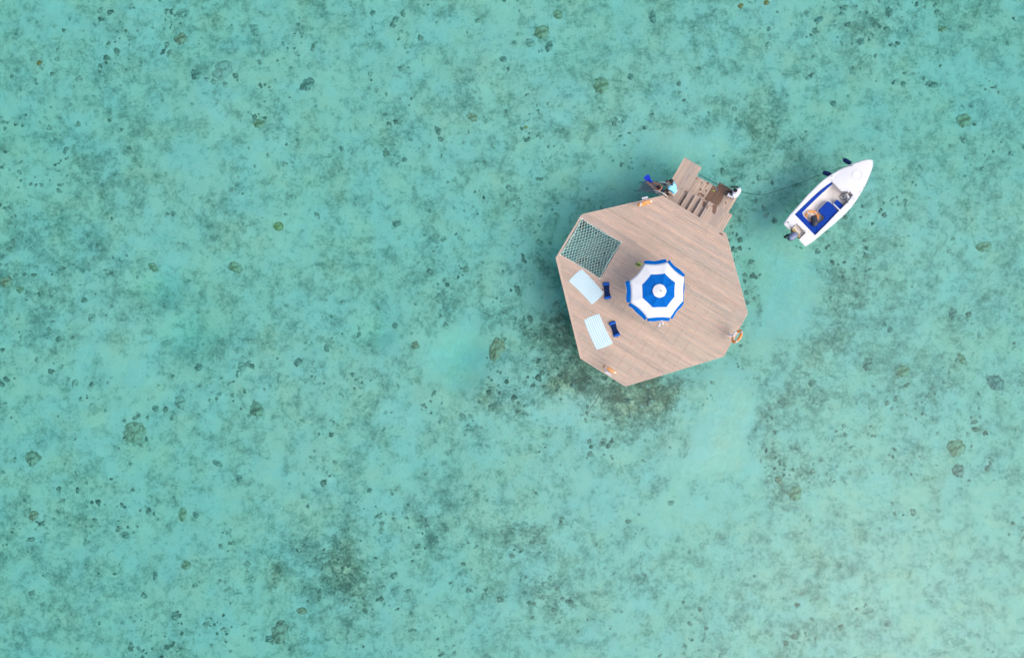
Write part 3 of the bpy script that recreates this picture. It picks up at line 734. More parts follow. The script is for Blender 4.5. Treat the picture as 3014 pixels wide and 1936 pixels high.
for i in range(-RNG, RNG):
    for j in range(-RNG, RNG):
        p = node(i, j); ip = inside(p)
        for q in (node(i+1, j), node(i, j+1)):
            iq = inside(q)
            if not (ip or iq): continue
            if ip and iq: a, b_ = clampp(p), clampp(q)
            else:
                s_, t_ = (p, q) if ip else (q, p)
                a = clampp(s_); b_ = clampp(t_)
            if (a-b_).length > .015: nb_.tube([a, (a+b_)/2+Vector((0, 0, -.004)), b_], .0088, 5, cap=False)
        if ip: c = clampp(p); nb_.ell(c, (.014, 0, 0), (0, .014, 0), (0, 0, .012), 6, 4)
nb_.build('netting', 'rope_white', nt_o)
eb = MB()
corn = [W(hu0+.03, hv0+.03, DECK-.025), W(hu1-.03, hv0+.03, DECK-.025), W(hu1-.03, hv1-.03, DECK-.025), W(hu0+.03, hv1-.03, DECK-.025)]
pts = []
for i in range(4):
    a, b_ = corn[i], corn[(i+1) % 4]
    for k in range(14):
        t = k/14; pts.append(a.lerp(b_, t)+(W(.5*(hu0+hu1), .5*(hv0+hv1), DECK)-a.lerp(b_, t)).normalized()*.05*math.sin(math.pi*t))
eb.tube(pts, .014, 6, closed=True); eb.build('edge_rope', 'rope_white', nt_o)
for i, p in enumerate(corn):
    kb = MB(); kb.ell(p, (.05, 0, 0), (0, .05, 0), (0, 0, .03), 10, 6); kb.build('corner_knot', 'rope_white', nt_o)
kb = MB(); kb.tube(bez(corn[3], corn[3]+Vector((-.1, .12, .04)), corn[3]+Vector((-.22, .02, .03)), corn[3]+Vector((-.2, -.16, -.1))), .012, 6)
kb.build('rope_tail', 'rope_white', nt_o)
for i in range(4):
    a, b_ = corn[i], corn[(i+1) % 4]; 
    for k in range(1, 9): 
        p = a.lerp(b_, k/9); out_ = (p-W(.5*(hu0+hu1), .5*(hv0+hv1), p.z)); out_ = out_.normalized()
        hk = MB(); hk.tube([p+out_*.035+ZZ*.0, p+out_*.0-ZZ*.01], .007, 5); hk.build('hook', 'steel', nt_o)

# ------------------------------------------------------------------ parasol
zr = DECK+2.05
corners = [(1896.4,775.8),(1964,771),(2014,815.6),(2010.9,885),(1972.7,934.8),(1905,937),(1855,891),(1852.7,825.7)]
RC = [P(x, y, zr) for x, y in corners]; APX = P(1944.8, 856.5, zr+.40)
foot = Vector((P(1938, 856, DECK).x, P(1938, 856, DECK).y, DECK)); foot = Vector((APX.x-.10, APX.y, DECK))
um = thing('parasol', foot, 'open parasol with royal blue and white rings in the middle of the deck', 'parasol')
cn = MB(); NA, NR = 10, 14; zt = zr+.38
ctr = Vector((APX.x, APX.y, 0))
rim = []
for k in range(8):
    a, b_ = RC[k], RC[(k+1) % 8]
    for j in range(NA):
        t = j/NA; p = a.lerp(b_, t); pull = 4*t*(1-t)*(.055 if k in (0, 1, 5, 7) else .03)
        p = p+(ctr-Vector((p.x, p.y, 0)))*pull; p.z = zr+4*t*(1-t)*.03; rim.append(p)
NT = len(rim)
def can(f, i):
    r_ = rim[i]; t = (i % NA)/NA; k8 = i//NA; sr_ = RC[k8].lerp(RC[(k8+1) % 8], t); d = (Vector((r_.x, r_.y, 0))-ctr)*f**2.2+(Vector((sr_.x, sr_.y, 0))-ctr)*(1-f**2.2); sagk = 1-.05*4*t*(1-t)*math.sin(math.pi*min(1, f))
    q = ctr+d*f; q.z = r_.z*f**1.0+(1-f)*zt+.06*math.sin(math.pi*f)*(1-4*t*(1-t)*.75); return q
fr_ = [.14, .235, .33, .43, .52, .60, .601, .68, .76, .84, .92, 1.0]
vs = [can(f, i) for f in fr_ for i in range(NT)]
for r_ in range(len(fr_)-1):
    mi = 0 if r_ < 5 else 1
    cn.mi += []
fsA = [(r_*NT+i, (r_+1)*NT+i, (r_+1)*NT+(i+1) % NT, r_*NT+(i+1) % NT) for r_ in range(len(fr_)-1) for i in range(NT)]
miA = [0 if r_ < 5 else 1 for r_ in range(len(fr_)-1) for i in range(NT)]
cn.v = [tuple(v) for v in vs]; cn.f = fsA; cn.mi = miA
o = cn.build('canopy', ['umb_blue', 'umb_white'], um); md = o.modifiers.new('thick', 'SOLIDIFY'); md.thickness = .004
vb = MB(); vs = []; 
for j, f in enumerate((0.0, .33, .66, 1.0)):
    for i in range(36):
        th = 2*math.pi*i/36; rr_ = .01+.30*f*(1+.015*math.cos(8*th)); vs.append((APX.x-.02+rr_*math.cos(th)-.03*f, APX.y+.01+rr_*math.sin(th), zt+.085-.10*f**1.3))
vb.add(vs, [(j*36+i, (j+1)*36+i, (j+1)*36+(i+1) % 36, j*36+(i+1) % 36) for j in range(3) for i in range(36)]+[tuple(range(36))])
vb.build('vent_cap', 'umb_white', um)
flare = [.15, .16, .08, .13, .15, .15, .175, -.05]
for k in range(8):
    vb = MB(); rows = 4; vs = []; fl = flare[k]
    idx = [(k*NA+j) % NT for j in range(NA+1)]
    a, b_ = RC[k], RC[(k+1) % 8]; outn = (a+b_)/2-Vector((ctr.x, ctr.y, zr)); outn.z = 0; outn.normalize(); tang = (b_-a).normalized()
    for r_ in range(rows+1):
        s_ = r_/rows
        for j, i in enumerate(idx):
            t = j/NA; base_ = rim[i]; wv = .018*math.sin(t*9+k*2)*s_
            straight = a.lerp(b_, t)
            drop = .19*s_*math.sqrt(max(.05, 1-(fl/.19)**2*.9))
            q = Vector(base_).lerp(Vector((straight.x, straight.y, base_.z)), s_*.55 if fl > 0 else 0)+outn*(fl*s_+wv)+tang*((.5-t)*.06*s_)
            q.z = base_.z-.004-drop; vs.append(q)
    m_ = NA+1
    fs = [(r_*m_+j, r_*m_+j+1, (r_+1)*m_+j+1, (r_+1)*m_+j) for r_ in range(rows) for j in range(NA)]
    vb.add(vs, fs); o = vb.build('valance', 'umb_blue', um); md = o.modifiers.new('thick', 'SOLIDIFY'); md.thickness = .004
    pb = MB(); pb.tube(vs[rows*m_:], .006, 5); pb.build('piping', 'umb_white', o)
for k in range(8):
    rb = MB(); rb.tube([(APX.x, APX.y, zt-.03)]+[can(f, k*NA)-Vector((0, 0, .02)) for f in (.3, .6, .98)], .010, 6); rb.build('rib', 'steel', um)
    st = MB(); st.tube([(foot.x+.06, foot.y, DECK+1.75), can(.5, k*NA)-Vector((0, 0, .03))], .008, 6); st.build('strut', 'steel', um)
pb = MB(); pb.tube([foot+Vector((0, 0, .05)), (APX.x, APX.y, zt+.09)], .024, 14); pb.build('pole', 'steel', um)
fb_ = MB(); fb_.ell((APX.x, APX.y, zt+.11), (.03, 0, 0), (0, .03, 0), (0, 0, .035), 12, 8); fb_.build('finial', 'charcoal', um)
b2 = MB(); b2.tube([foot, foot+Vector((0, 0, .06)), foot+Vector((0, 0, .09))], [.28, .27, .20], 28); b2.build('base', 'charcoal', um)

# ------------------------------------------------------------------ towels
def stripemat(name):
    m, b = newmat(name); b.inputs['Roughness'].default_value = .95; b.inputs['Specular IOR Level'].default_value = .05
    at = N(m, 'ShaderNodeAttribute', attribute_name='grain'); sx_ = N(m, 'ShaderNodeSeparateXYZ'); L(m, at.outputs['Vector'], sx_.inputs[0])
    w_ = math_(m, 'FRACT', math_(m, 'MULTIPLY', sx_.outputs[1], 8.0))
    r = ramp(m, w_, [(.0, (.70, .76, .78)), (.42, (.70, .76, .78)), (.48, (.41, .66, .72)), (.92, (.41, .66, .72)), (.98, (.70, .76, .78))])
    e_ = math_(m, 'ABSOLUTE', math_(m, 'SUBTRACT', sx_.outputs[1], .5)); ee = ramp(m, e_, [(.465, 0.), (.47, 1.)])
    c_ = mix(m, ee.outputs[0], r.outputs[0], (.62, .74, .77))
    tc = N(m, 'ShaderNodeTexCoord'); n = N(m, 'ShaderNodeTexNoise', Scale=60.0, Detail=3.0); L(m, tc.outputs['Object'], n.inputs[0])
    L(m, c_, b.inputs['Base Color']); bp = N(m, 'ShaderNodeBump', Strength=.5, Distance=.004); L(m, n.outputs[0], bp.inputs['Height']); L(m, bp.outputs[0], b.inputs['Normal'])
    return m
M['towel'] = stripemat('striped_terry')
def towel(c4, label, seed, bow):
    r_ = random.Random(seed); q = [R2(x, y, DECK) for x, y in c4]   # corners a-b short side, b-c long side
    mb = MB(); nu, nv = 30, 16; vs = []; gr = []
    for i in range(nu+1):
        for j in range(nv+1):
            s_, t = i/nu, j/nv
            p = q[0].lerp(q[1], t).lerp(q[3].lerp(q[2], t), s_)
            ac = (q[1]-q[0]).normalized(); p = p+ac*bow*math.sin(math.pi*s_)
            al = (q[3]-q[0]).normalized(); p = p-al*.03*math.sin(math.pi*t)*(1-2*s_)
            h = .012+.010*math.sin(s_*11+t*3+seed)*math.sin(t*7+seed*2)+.006*math.sin(t*23+s_*5)
            rx_ = min(t, 1-t, s_, 1-s_)
            if rx_ < .06: h *= .3+.7*rx_/.06
            vs.append((p.x, p.y, DECK+.006+max(.004, h))); gr.append((s_, t, 0))
    m_ = nv+1; n0_ = len(vs)
    fs = [(i*m_+j, i*m_+j+1, (i+1)*m_+j+1, (i+1)*m_+j) for i in range(nu) for j in range(nv)]
    bd = [j for j in range(nv+1)]+[i*m_+nv for i in range(1, nu+1)]+[nu*m_+j for j in range(nv-1, -1, -1)]+[i*m_ for i in range(nu-1, 0, -1)]
    for k in bd: vs.append((vs[k][0], vs[k][1], DECK+.002)); gr.append(gr[k])
    fs += [(bd[k], bd[(k+1) % len(bd)], n0_+(k+1) % len(bd), n0_+k) for k in range(len(bd))]
    mb.add(vs, fs); mb.att = {'grain': ('FLOAT_VECTOR', gr)}
    cc2 = sum(q, Vector())/4
    o = mb.build('beach_towel', 'towel', None, origin=cc2); tag(o, label, 'towel', 'striped towels laid out on the deck'); return o
towel([(410,190),(270,320),(520,572),(650,450)], 'white and pale blue striped towel beside the rope net', 1, -.03)
towel([(600,672),(435,740),(572,1060),(748,990)], 'white and pale blue striped towel laid on bare boards below the other towel', 2, .03)

# ------------------------------------------------------------------ water hammocks (two float pillows with dark mesh between)
def hammock(a, b_, wpx, label, valve):
    a = P(*a, DECK); b_ = P(*b_, DECK); ax = (b_-a).normalized(); ac = Vector((-ax.y, ax.x, 0)); hw = wpx/60/2; ln = (b_-a).length
    t = thing('float_hammock', (a+b_)/2, label, 'pool float', 'blue float hammocks on the deck')
    for e, sgn in ((a, 1), (b_, -1)):
        mb = MB(); c = e+ax*sgn*.085+ZZ*.075
        mb.tube([c-ac*hw, c-ac*hw*.93, c-ac*hw*.5, c, c+ac*hw*.5, c+ac*hw*.93, c+ac*hw], [.045, .068, .076, .078, .076, .068, .045], 16)
        pl_ = mb.build('float_pillow', 'float_blue', t)
        for g_ in (.97, -.97): s2 = MB(); s2.torus(c+ac*hw*g_, ZZ*.05, ax*.05, .006, 20, 5); s2.build('seam', 'navy', pl_)
    mb = MB(); nu, nv = 20, 8; vs = []
    for i in range(nu+1):
        for j in range(nv+1):
            s_ = i/nu; tt = j/nv-.5; wv = hw*(1-.22*math.sin(math.pi*s_)); p = a+ax*(.07+(ln-.14)*s_)+ac*(2*wv*tt)
            z = .115-.07*math.sin(math.pi*s_)+.010*math.sin(j*2.2+i*.6); vs.append((p.x, p.y, DECK+max(.012, z)))
    m_ = nv+1; mb.add(vs, [(i*m_+j, i*m_+j+1, (i+1)*m_+j+1, (i+1)*m_+j) for i in range(nu) for j in range(nv)])
    o = mb.build('mesh_seat', 'mesh_navy', t); md = o.modifiers.new('thick', 'SOLIDIFY'); md.thickness = .008
    mb = MB(); vp = P(*valve, DECK)+ZZ*.05; e = b_ if valve[1] > 940 else a.lerp(b_, .45)
    d = (vp-e); mb.tube([e+ZZ*.04, e+d*.5+ZZ*.03, e+d+ZZ*.0], [.014, .016, .02], 8); mb.build('valve_strap', 'black', t)
hammock((1783, 830.5), (1789, 881), 19.5, 'blue and navy float hammock touching a corner of the upper striped towel', (1771.5, 852.5))
hammock((1800, 946), (1816.5, 990.5), 19.5, 'blue and navy float hammock beside the lower striped towel', (1818.5, 994))

# ------------------------------------------------------------------ sandals
def sandal(px, py, ang, ln, mat, strapm, label, cat, group):
    c = P(px, py, DECK); d = Vector((math.cos(ang), math.sin(ang), 0)); n_ = Vector((-d.y, d.x, 0))
    t = thing('sandal', c, label, cat, group)
    prof = [(-1, .0), (-.96, .55), (-.8, .78), (-.4, .72), (0, .70), (.4, .92), (.7, .96), (.9, .7), (1, 0)]
    poly = [c+d*x*ln/2+n_*y*ln*.19 for x, y in prof]+[c+d*x*ln/2-n_*y*ln*.19 for x, y in prof[1:-1][::-1]]
    mb = MB(); mb.prism([(p.x, p.y) for p in poly], DECK+.004, DECK+.028); mb.build('sole', mat, t, smooth=False, bevel=.005)
    mb = MB()
    for k in (-.07, -.02, .03): 
        mb.tube(bez(c+d*(k*ln-.02)+n_*ln*.17+ZZ*.025, c+d*(k*ln+.01)+n_*ln*.14+ZZ*.075, c+d*(k*ln+.01)-n_*ln*.14+ZZ*.075, c+d*(k*ln-.02)-n_*ln*.17+ZZ*.025, 8), .012, 6)
    mb.build('strap', strapm, t)
G1 = 'lime green sandals near the parasol'; G2 = 'pale grey flip-flops below the parasol'
sandal(1875.6, 777.2, R(52), .26, 'lime', 'black', 'lime green sandal with black strap, the one farther from the parasol', 'sandal', G1)
sandal(1882.8, 780.4, R(52), .26, 'lime', 'black', 'lime green sandal with black strap, the one closer to the parasol', 'sandal', G1)
sandal(1940.6, 955.5, R(72), .27, 'grey_foam', 'buoy_white', 'pale grey flip-flop below the parasol, the lower of the pair', 'sandal', G2)
sandal(1949.2, 949.5, R(110), .27, 'grey_foam', 'buoy_white', 'pale grey flip-flop half under the parasol edge', 'sandal', G2)

# ------------------------------------------------------------------ lifebuoys hung on short posts
def ringbuoy(mb1, mb2, c, ax, ay, r=.30, tr=.07):
    mb1.torus(c, ax*r, ay*r, tr, 48, 14)
    for k in range(4):
        a = math.pi/4+k*math.pi/2; mb2.torus(c, ax*r, ay*r, tr+.004, 8, 14, a0=a-.12, a1=a+.12)
    pts = []
    for k in range(33):
        a = 2*math.pi*k/32+math.pi/4; rr = r+tr+.004+.03*abs(math.sin(2*(a-math.pi/4)))
        pts.append(c+ax*rr*math.cos(a)+ay*rr*math.sin(a))
    mb2.tube(pts[:-1], .005, 5, closed=True)
def lifebuoy(base, along, lean, label, plate_off, rope):
    base = P(*base, DECK); al = Vector((math.cos(along), math.sin(along), 0)); nn = Vector((-al.y, al.x, 0))
    t = thing('lifebuoy_post', base, label, 'lifebuoy stand', 'lifebuoy stands along the deck edge')
    mb = MB(); mb.tube([base, base+ZZ*.95], .025, 12); mb.tube([base, base+ZZ*.012], .07, 16); mb.build('post', 'sign_white', t)
    mb = MB(); pc = base+plate_off*nn+ZZ*.93; mb.box(pc, al*.15, nn*.045, ZZ*.045); mb.build('holder_box', 'sign_white', t, smooth=False, bevel=.01)
    mb = MB(); mb.tube([base+ZZ*.8, base+ZZ*.8-nn*.09*math.copysign(1, plate_off), base+ZZ*.86-nn*.12*math.copysign(1, plate_off)], .012, 8); mb.build('hook', 'steel', t)
    up = (ZZ*math.cos(lean[0])+nn*math.sin(lean[0])).normalized(); c = base-nn*.10*math.copysign(1, plate_off)+ZZ*.72+nn*lean[1]
    bo = thing('lifebuoy', c-up*.36, label.replace('post and white box holding', 'ring buoy, the').replace('White', 'Orange').split(' holding')[0], 'lifebuoy', 'orange lifebuoys')
    m1, m2 = MB(), MB(); ringbuoy(m1, m2, c, al, up); m1.build('ring', 'orange', bo); m2.build('white_band', 'buoy_white', bo)
    if rope:
        m3 = MB(); m3.tube([P(*p, DECK+.5 if i else DECK+.8) for i, p in enumerate(rope)], .009, 6); m3.build('lanyard', 'rope_white', bo)
    return t, bo
def LB(base, along, lean, l1, l2, off, rope=None):
    t, b_ = lifebuoy(base, R(along), lean, l1, off, rope); t['label'] = l1; b_['label'] = l2
LB((1888.5, 600), 12.5, (0, 0), 'white post and box at the deck edge near the rope net corner', 'orange lifebuoy hung at the upper edge of the deck', .11)
LB((2149, 986), 60.5, (R(-10), -.02), 'white post and box near the rightmost corner of the deck', 'orange lifebuoy leaning out over the water at the right deck edge', .10, [(2150, 968), (2147.5, 972), (2152, 978)])
LB((1785.5, 1090), -31, (0, 0), 'white post and box at the lowest edge of the deck', 'orange lifebuoy hung at the bottom left edge of the deck', -.11)

# ------------------------------------------------------------------ boat
GZ = .52
bpos = R3(820, 760, 0); boat = thing('motorboat', (bpos.x, bpos.y, 0), 'small white open motorboat with royal blue cushions moored beside the platform', 'boat')
S0 = R3(400, 1245, GZ); BW = R3(1560, 120, GZ); bx_ = (BW-S0).normalized(); by_ = Vector((bx_.y, -bx_.x, 0)); kk = 1/5.133*(CAMZ-GZ)/FPX
def BT(s, t, z): q = S0+bx_*s*kk+by_*t*kk; return Vector((q.x, q.y, z))      # s along, t to the lower right side, in crop pixels
prof = [(0, 226), (60, 243), (162, 258), (333, 268), (565, 288), (800, 292), (930, 284), (1040, 262), (1212, 216), (1300, 184), (1390, 147), (1480, 104), (1545, 66), (1585, 34), (1602, 0)]
def half(s): return float(np.interp(s, [p[0] for p in prof], [p[1] for p in prof]))
def sheer(s): return GZ+.02+.16*(max(0, s-500)/1100)**1.8
ST = [0, 60, 162, 333, 450, 565, 700, 800, 930, 1040, 1212, 1300, 1390, 1480, 1545, 1585]
hull = MB(); vs = []; sec = 17
for s_ in ST:
    hb_ = half(s_); zt_ = sheer(s_); f = s_/1602; kz = -.30+.34*max(0, (f-.55)/.45)**2; cz = .02+.30*max(0, (f-.4)/.6)**1.5; ch = hb_*(.84-.30*f**2)
    prf = [(hb_, zt_), (hb_+3, zt_-.05), (hb_-1, zt_-.09), (hb_*.97, zt_-.22), (ch*1.03, cz+.06), (ch, cz), (ch*.66, cz*.55+kz*.45), (ch*.3, kz+.06), (0, kz)]
    rake = lambda z: -(zt_-z)*150*max(0, (f-.7)/.3)+(zt_-z)*170*max(0, 1-s_/100)
    row = [(t, z) for t, z in prf]+[(-t, z) for t, z in prf[:-1][::-1]]
    vs += [BT(s_+rake(z), t, z) for t, z in row]
nS = len(ST)
fs = [(i*sec+j, i*sec+j+1, (i+1)*sec+j+1, (i+1)*sec+j) for i in range(nS-1) for j in range(sec-1)]
vs.append(BT(1602, 0, sheer(1602))); tip = len(vs)-1; vs.append(BT(1500, 0, .12)); tip2 = tip+1
fs += [((nS-1)*sec+j, (nS-1)*sec+j+1, tip if j in (0, 1, 2, sec-4, sec-3, sec-2) else tip2) for j in range(sec-1)]
hull.add(vs, fs)
# transom with motor notch
tr_ = [(226, GZ+.02), (226*.97, .38), (226*.84, .02), (0, -.3), (-226*.84, .02), (-226*.97, .38), (-226, GZ+.02), (-106, GZ+.02), (-106, .30), (95, .30), (95, GZ+.02)]
hull.add([BT((GZ+.02-z)*170, t, z) for t, z in tr_], [tuple(range(len(tr_)))])
hull.build('hull', 'white_gel', boat)
# rubbing strake
sk = MB(); pts = [BT(s_, half(s_)+4, sheer(s_)-.045) for s_ in ST]+[BT(1606, 0, sheer(1602)-.03)]+[BT(s_, -half(s_)-4, sheer(s_)-.045) for s_ in ST[::-1]]
sk.tube(pts, .022, 8); sk.build('rubbing_strake', 'white_gel', boat)
# side decks and foredeck
OPL = [(221, -222), (500, -222), (700, -219), (860, -205), (962, -185), (1015, -160), (1045, -110), (1055, -60)]
dk = MB()
def opn(s, side):    # inner edge of side deck
    if side < 0: return -float(np.interp(s, [221, 500, 700, 860, 962, 1010], [224, 224, 221, 207, 187, 176]))
    return float(np.interp(s, [221, 500, 728, 850, 960, 1010], [218, 216, 206, 203, 200, 186]))
def strip(ss, fin, fout, nz=4, crown=0.0):
    vs = []
    for s_ in ss:
        a, b_ = fin(s_), fout(s_)
        for k in range(nz+1):
            t = a+(b_-a)*k/nz; vs.append(BT(s_, t, sheer(s_)+.001+crown*(1-(2*k/nz-1)**2)))
    dk.add(vs, [(i*(nz+1)+k, i*(nz+1)+k+1, (i+1)*(nz+1)+k+1, (i+1)*(nz+1)+k) for i in range(len(ss)-1) for k in range(nz)])
SS = [221, 333, 450, 565, 700, 800, 900, 960, 1010, 1062]
strip(SS, lambda s: opn(s, -1), lambda s: -half(s)); strip(SS, lambda s: opn(s, 1), lambda s: half(s))
for i in range(1): 
    dk2 = [0, 60, 110, 162, 221]
    strip(dk2, lambda s: 95, lambda s: half(s)); strip(dk2, lambda s: -106, lambda s: -half(s)); strip([150, 221], lambda s: -106, lambda s: 95)
dk.build('gunwale', 'white_gel', boat)
# foredeck, raised in the middle, aft edge a soft arc above the cockpit
fd = MB(); vs = []; FN = 20
fs_s = [0, .06, .14, .25, .4, .55, .7, .82, .91, .97, 1]
def aft(t): # s of the deck's aft edge for lateral t
    return 957+88*min(1, max(0, (t-20)/90))**.8
for f in fs_s:
    for k in range(FN+1):
        q = 2*k/FN-1
        t0_ = q*188; s0_ = aft(t0_); s_ = s0_+(1598-s0_)*f
        hb_ = half(s_); edge = 188+(hb_-188)*min(1, f*2.5) if f < .4 else hb_
        if f == 0: edge = 188
        t_ = q*min(edge, hb_-2)
        cr = .055*(1-q*q)*math.sin(math.pi*min(1, .3+f*.75)) if f < 1 else 0
        vs.append(BT(s_, t_, sheer(s_)+.003+cr+(.03 if f == 0 else 0)))
fd.add(vs, [(i*(FN+1)+k, i*(FN+1)+k+1, (i+1)*(FN+1)+k+1, (i+1)*(FN+1)+k) for i in range(len(fs_s)-1) for k in range(FN)])
# fillets between the arc and the side decks
for sg in (-1, 1):
    vs = []; 
    for s_ in (1005, 1030, 1060, 1100, 1160, 1230): 
        f_ = (s_-aft(sg*188))/(1598-aft(sg*188)); f_ = max(0, f_); hb_ = half(s_); ed = min(188+(hb_-188)*min(1, f_*2.5), hb_-2)
        vs += [BT(s_, sg*(ed-6), sheer(s_)-.002), BT(s_, sg*hb_, sheer(s_))]
    fd.add(vs, [(2*i, 2*i+1, 2*i+3, 2*i+2) for i in range(5)])
fdo = fd.build('foredeck', 'white_gel', boat)
hm = MB(); hc = BT(1290, 0, sheer(1290)+.06); hm.tube([hc+bx_*.26*math.cos(a)+by_*.24*math.sin(a) for a in [2*math.pi*i/28 for i in range(28)]], .006, 5, closed=True); hm.build('hatch_rim', 'white_gel', fdo)
# cockpit liner: walls and floor
SOLE = .12
ln_ = MB()
loop = [(s_, opn(s_, -1)) for s_ in (221, 500, 700, 860, 962)]+[(975, -160), (985, -90), (990, 0), (1015, 50), (1046, 95), (1052, 140), (1050, 178)]+[(s_, opn(s_, 1)) for s_ in (960, 850, 728, 500, 221)]
n_ = len(loop)
vs = [BT(s_, t, sheer(s_)+.002) for s_, t in loop]+[BT(s_, t*.985, SOLE) for s_, t in loop]
ln_.add(vs, [(i, (i+1) % n_, n_+(i+1) % n_, n_+i) for i in range(n_)]+[tuple(range(n_, 2*n_))])
ln_.build('cockpit_liner', 'cream_gel', boat, smooth=False)
# benches (white moulding) and cushions
def r3poly(pts, z): return [(R3(x, y, z).x, R3(x, y, z).y) for x, y in pts]
BZ = .36
side = [(405,935),(740,612),(945,448),(968,446),(983,466),(826,606),(672,752),(520,905),(545,958)]
stern = [(405,935),(545,958),(640,1050),(745,1082),(712,1245)]
block = [(745,1082),(855,1000),(850,965),(772,883),(772,865),(903,732),(942,740),(972,776),(1066,886),(880,1075),(712,1245)]
helm = [(1048,713),(1062,714),(1148,797),(1145,815),(1108,862),(1090,862),(992,775),(992,765)]
def grow(p, d):
    cx_ = sum(a for a, _ in p)/len(p); cy_ = sum(b for _, b in p)/len(p)
    return [(x+(x-cx_)/math.hypot(x-cx_, y-cy_)*d, y+(y-cy_)/math.hypot(x-cx_, y-cy_)*d) for x, y in p]
bn = MB()
bn.prism(r3poly([(405,935),(740,612),(945,440),(985,452),(992,470),(832,614),(678,760),(530,906),(548,950),(650,1052),(750,1090),(712,1245)], BZ), SOLE, BZ)
bn.build('bench', 'white_gel', boat, smooth=False, bevel=.015)
bn = MB(); bn.prism(r3poly([(742,1090),(862,1003),(858,962),(764,886),(763,862),(903,722),(952,732),(982,772),(1086,892),(880,1087),(714,1249)], BZ), SOLE+.001, BZ-.003); bn.build('bench', 'white_gel', boat, smooth=False, bevel=.015)
bn = MB(); bn.prism(r3poly(grow(helm, 10), BZ), SOLE+.002, BZ+.002); bn.build('helm_seat_base', 'white_gel', boat, smooth=False, bevel=.015)
bn = MB(); bn.prism(r3poly([(974,776),(984,768),(1100,884),(1090,896)], BZ+.1), SOLE+.003, BZ+.20); bn.build('seat_back', 'white_gel', boat, smooth=False, bevel=.01)
for poly in (side, stern, block):
    mb = MB(); mb.prism(r3poly(grow(poly, -1.5), BZ+.09), BZ+.003, BZ+.095); mb.build('cushion', 'blue_vinyl', boat, smooth=False, bevel=.018)
mb = MB(); mb.prism(r3poly(helm, BZ+.09), BZ+.005, BZ+.09); mb.build('helm_cushion', 'blue_vinyl', boat, smooth=False, bevel=.018)
# helm console, wheel, throttle, compass
cs = MB(); cs.prism(r3poly([(1165,618),(1200,600),(1285,690),(1245,735)], .5), SOLE+.004, .47); cs.build('console', 'white_gel', boat, smooth=False, bevel=.05)
wc = R3(1142, 663, .72); tiltn = (bx_*-.72+ZZ*.69).normalized(); wa = by_; wb = tiltn.cross(wa).normalized()
wh = MB(); wh.torus(wc, wa*.165, wb*.165, .020, 36, 8); 
for a in (R(90), R(210), R(330)): wh.tube([wc-tiltn*.03, wc+(wa*math.cos(a)+wb*math.sin(a))*.16], .010, 6)
wh.ell(wc-tiltn*.03, wa*.045, wb*.045, tiltn*.03, 12, 8); wh.tube([wc-tiltn*.03, wc-tiltn*.16], .02, 8); wh.build('steering_wheel', 'charcoal', boat)
th_ = MB(); tcn = R3(1180, 752, .66); th_.box(tcn-ZZ*.06, bx_*.12, by_*.035, ZZ*.06); th_.tube([tcn, tcn+by_*.05+ZZ*.09, tcn+by_*.06+bx_*.03+ZZ*.14], .012, 8); th_.tube([R3(1128,785,.6), R3(1160,775,.62)], .012, 6); th_.build('throttle_box', 'charcoal', boat, smooth=False)
cp = MB(); cpc = R3(1205, 592, sheer(1000)+.035); cp.ell(cpc+ZZ*.02, (.05, 0, 0), (0, .05, 0), (0, 0, .05), 16, 10); cp.build('compass', 'steel', boat)
cp = MB(); cp.tube([cpc-ZZ*.03, cpc+ZZ*.012], .06, 18); cp.build('compass_base', 'charcoal', boat)
cp = MB()
for x, y in ((960,412),(978,355),(1308,690),(1275,195),(1404,592)):
    c = R3(x, y, .66); d_ = bx_; cp.tube([c-d_*.06+ZZ*.04, c-d_*.03+ZZ*.025, c+d_*.03+ZZ*.025, c+d_*.06+ZZ*.04], .011, 6); cp.tube([c-ZZ*.03, c+ZZ*.03], .016, 6)
cp.build('cleat', 'steel', boat)
# motor well and transom board
mw = MB(); vs = []
mwz = .30
mw.add([BT(40, -106, mwz), BT(40, 95, mwz), BT(150, 95, mwz), BT(150, -106, mwz), BT(-1, -106, GZ+.02), BT(-1, 95, GZ+.02), BT(150, 95, GZ+.02), BT(150, -106, GZ+.02)], [(0, 1, 2, 3), (1, 2, 6, 5), (2, 3, 7, 6), (3, 0, 4, 7)])
mw.build('motor_well', 'cream_gel', boat, smooth=False)
pw = MB(); pw.prism([(p.x, p.y) for p in (BT(22, -62, .5), BT(22, 74, .5), BT(62, 78, .5), BT(76, -74, .5), BT(40, -90, .5))], .30, .50); pw.build('transom_board', 'plywood', boat, smooth=False, bevel=.006)
pp = MB()
for p in ([R3(305,1048,.66), R3(325,1085,.66), R3(345,1110,.64), R3(385,1150,.58)], [R3(480,1170,.6), R3(520,1160,.68), R3(560,1172,.7), R3(585,1190,.66)], [R3(420,1130,.58), R3(455,1140,.62), R3(460,1170,.6)], [R3(345,1110,.64), R3(330,1130,.64), R3(345,1142,.6), R3(362,1130,.6)]):
    q = []
    for i in range(len(p)-1): q += [p[i].lerp(p[i+1], k/4) for k in range(4)]
    pp.tube(q+[p[-1]], .007, 6)
pp.build('fuel_hose', 'rope_dark', boat)
hn = MB(); hn.ell(R3(305, 1048, .66), (.035, 0, 0), (0, .035, 0), (0, 0, .03), 10, 6); hn.build('fuel_cap', 'black', boat)
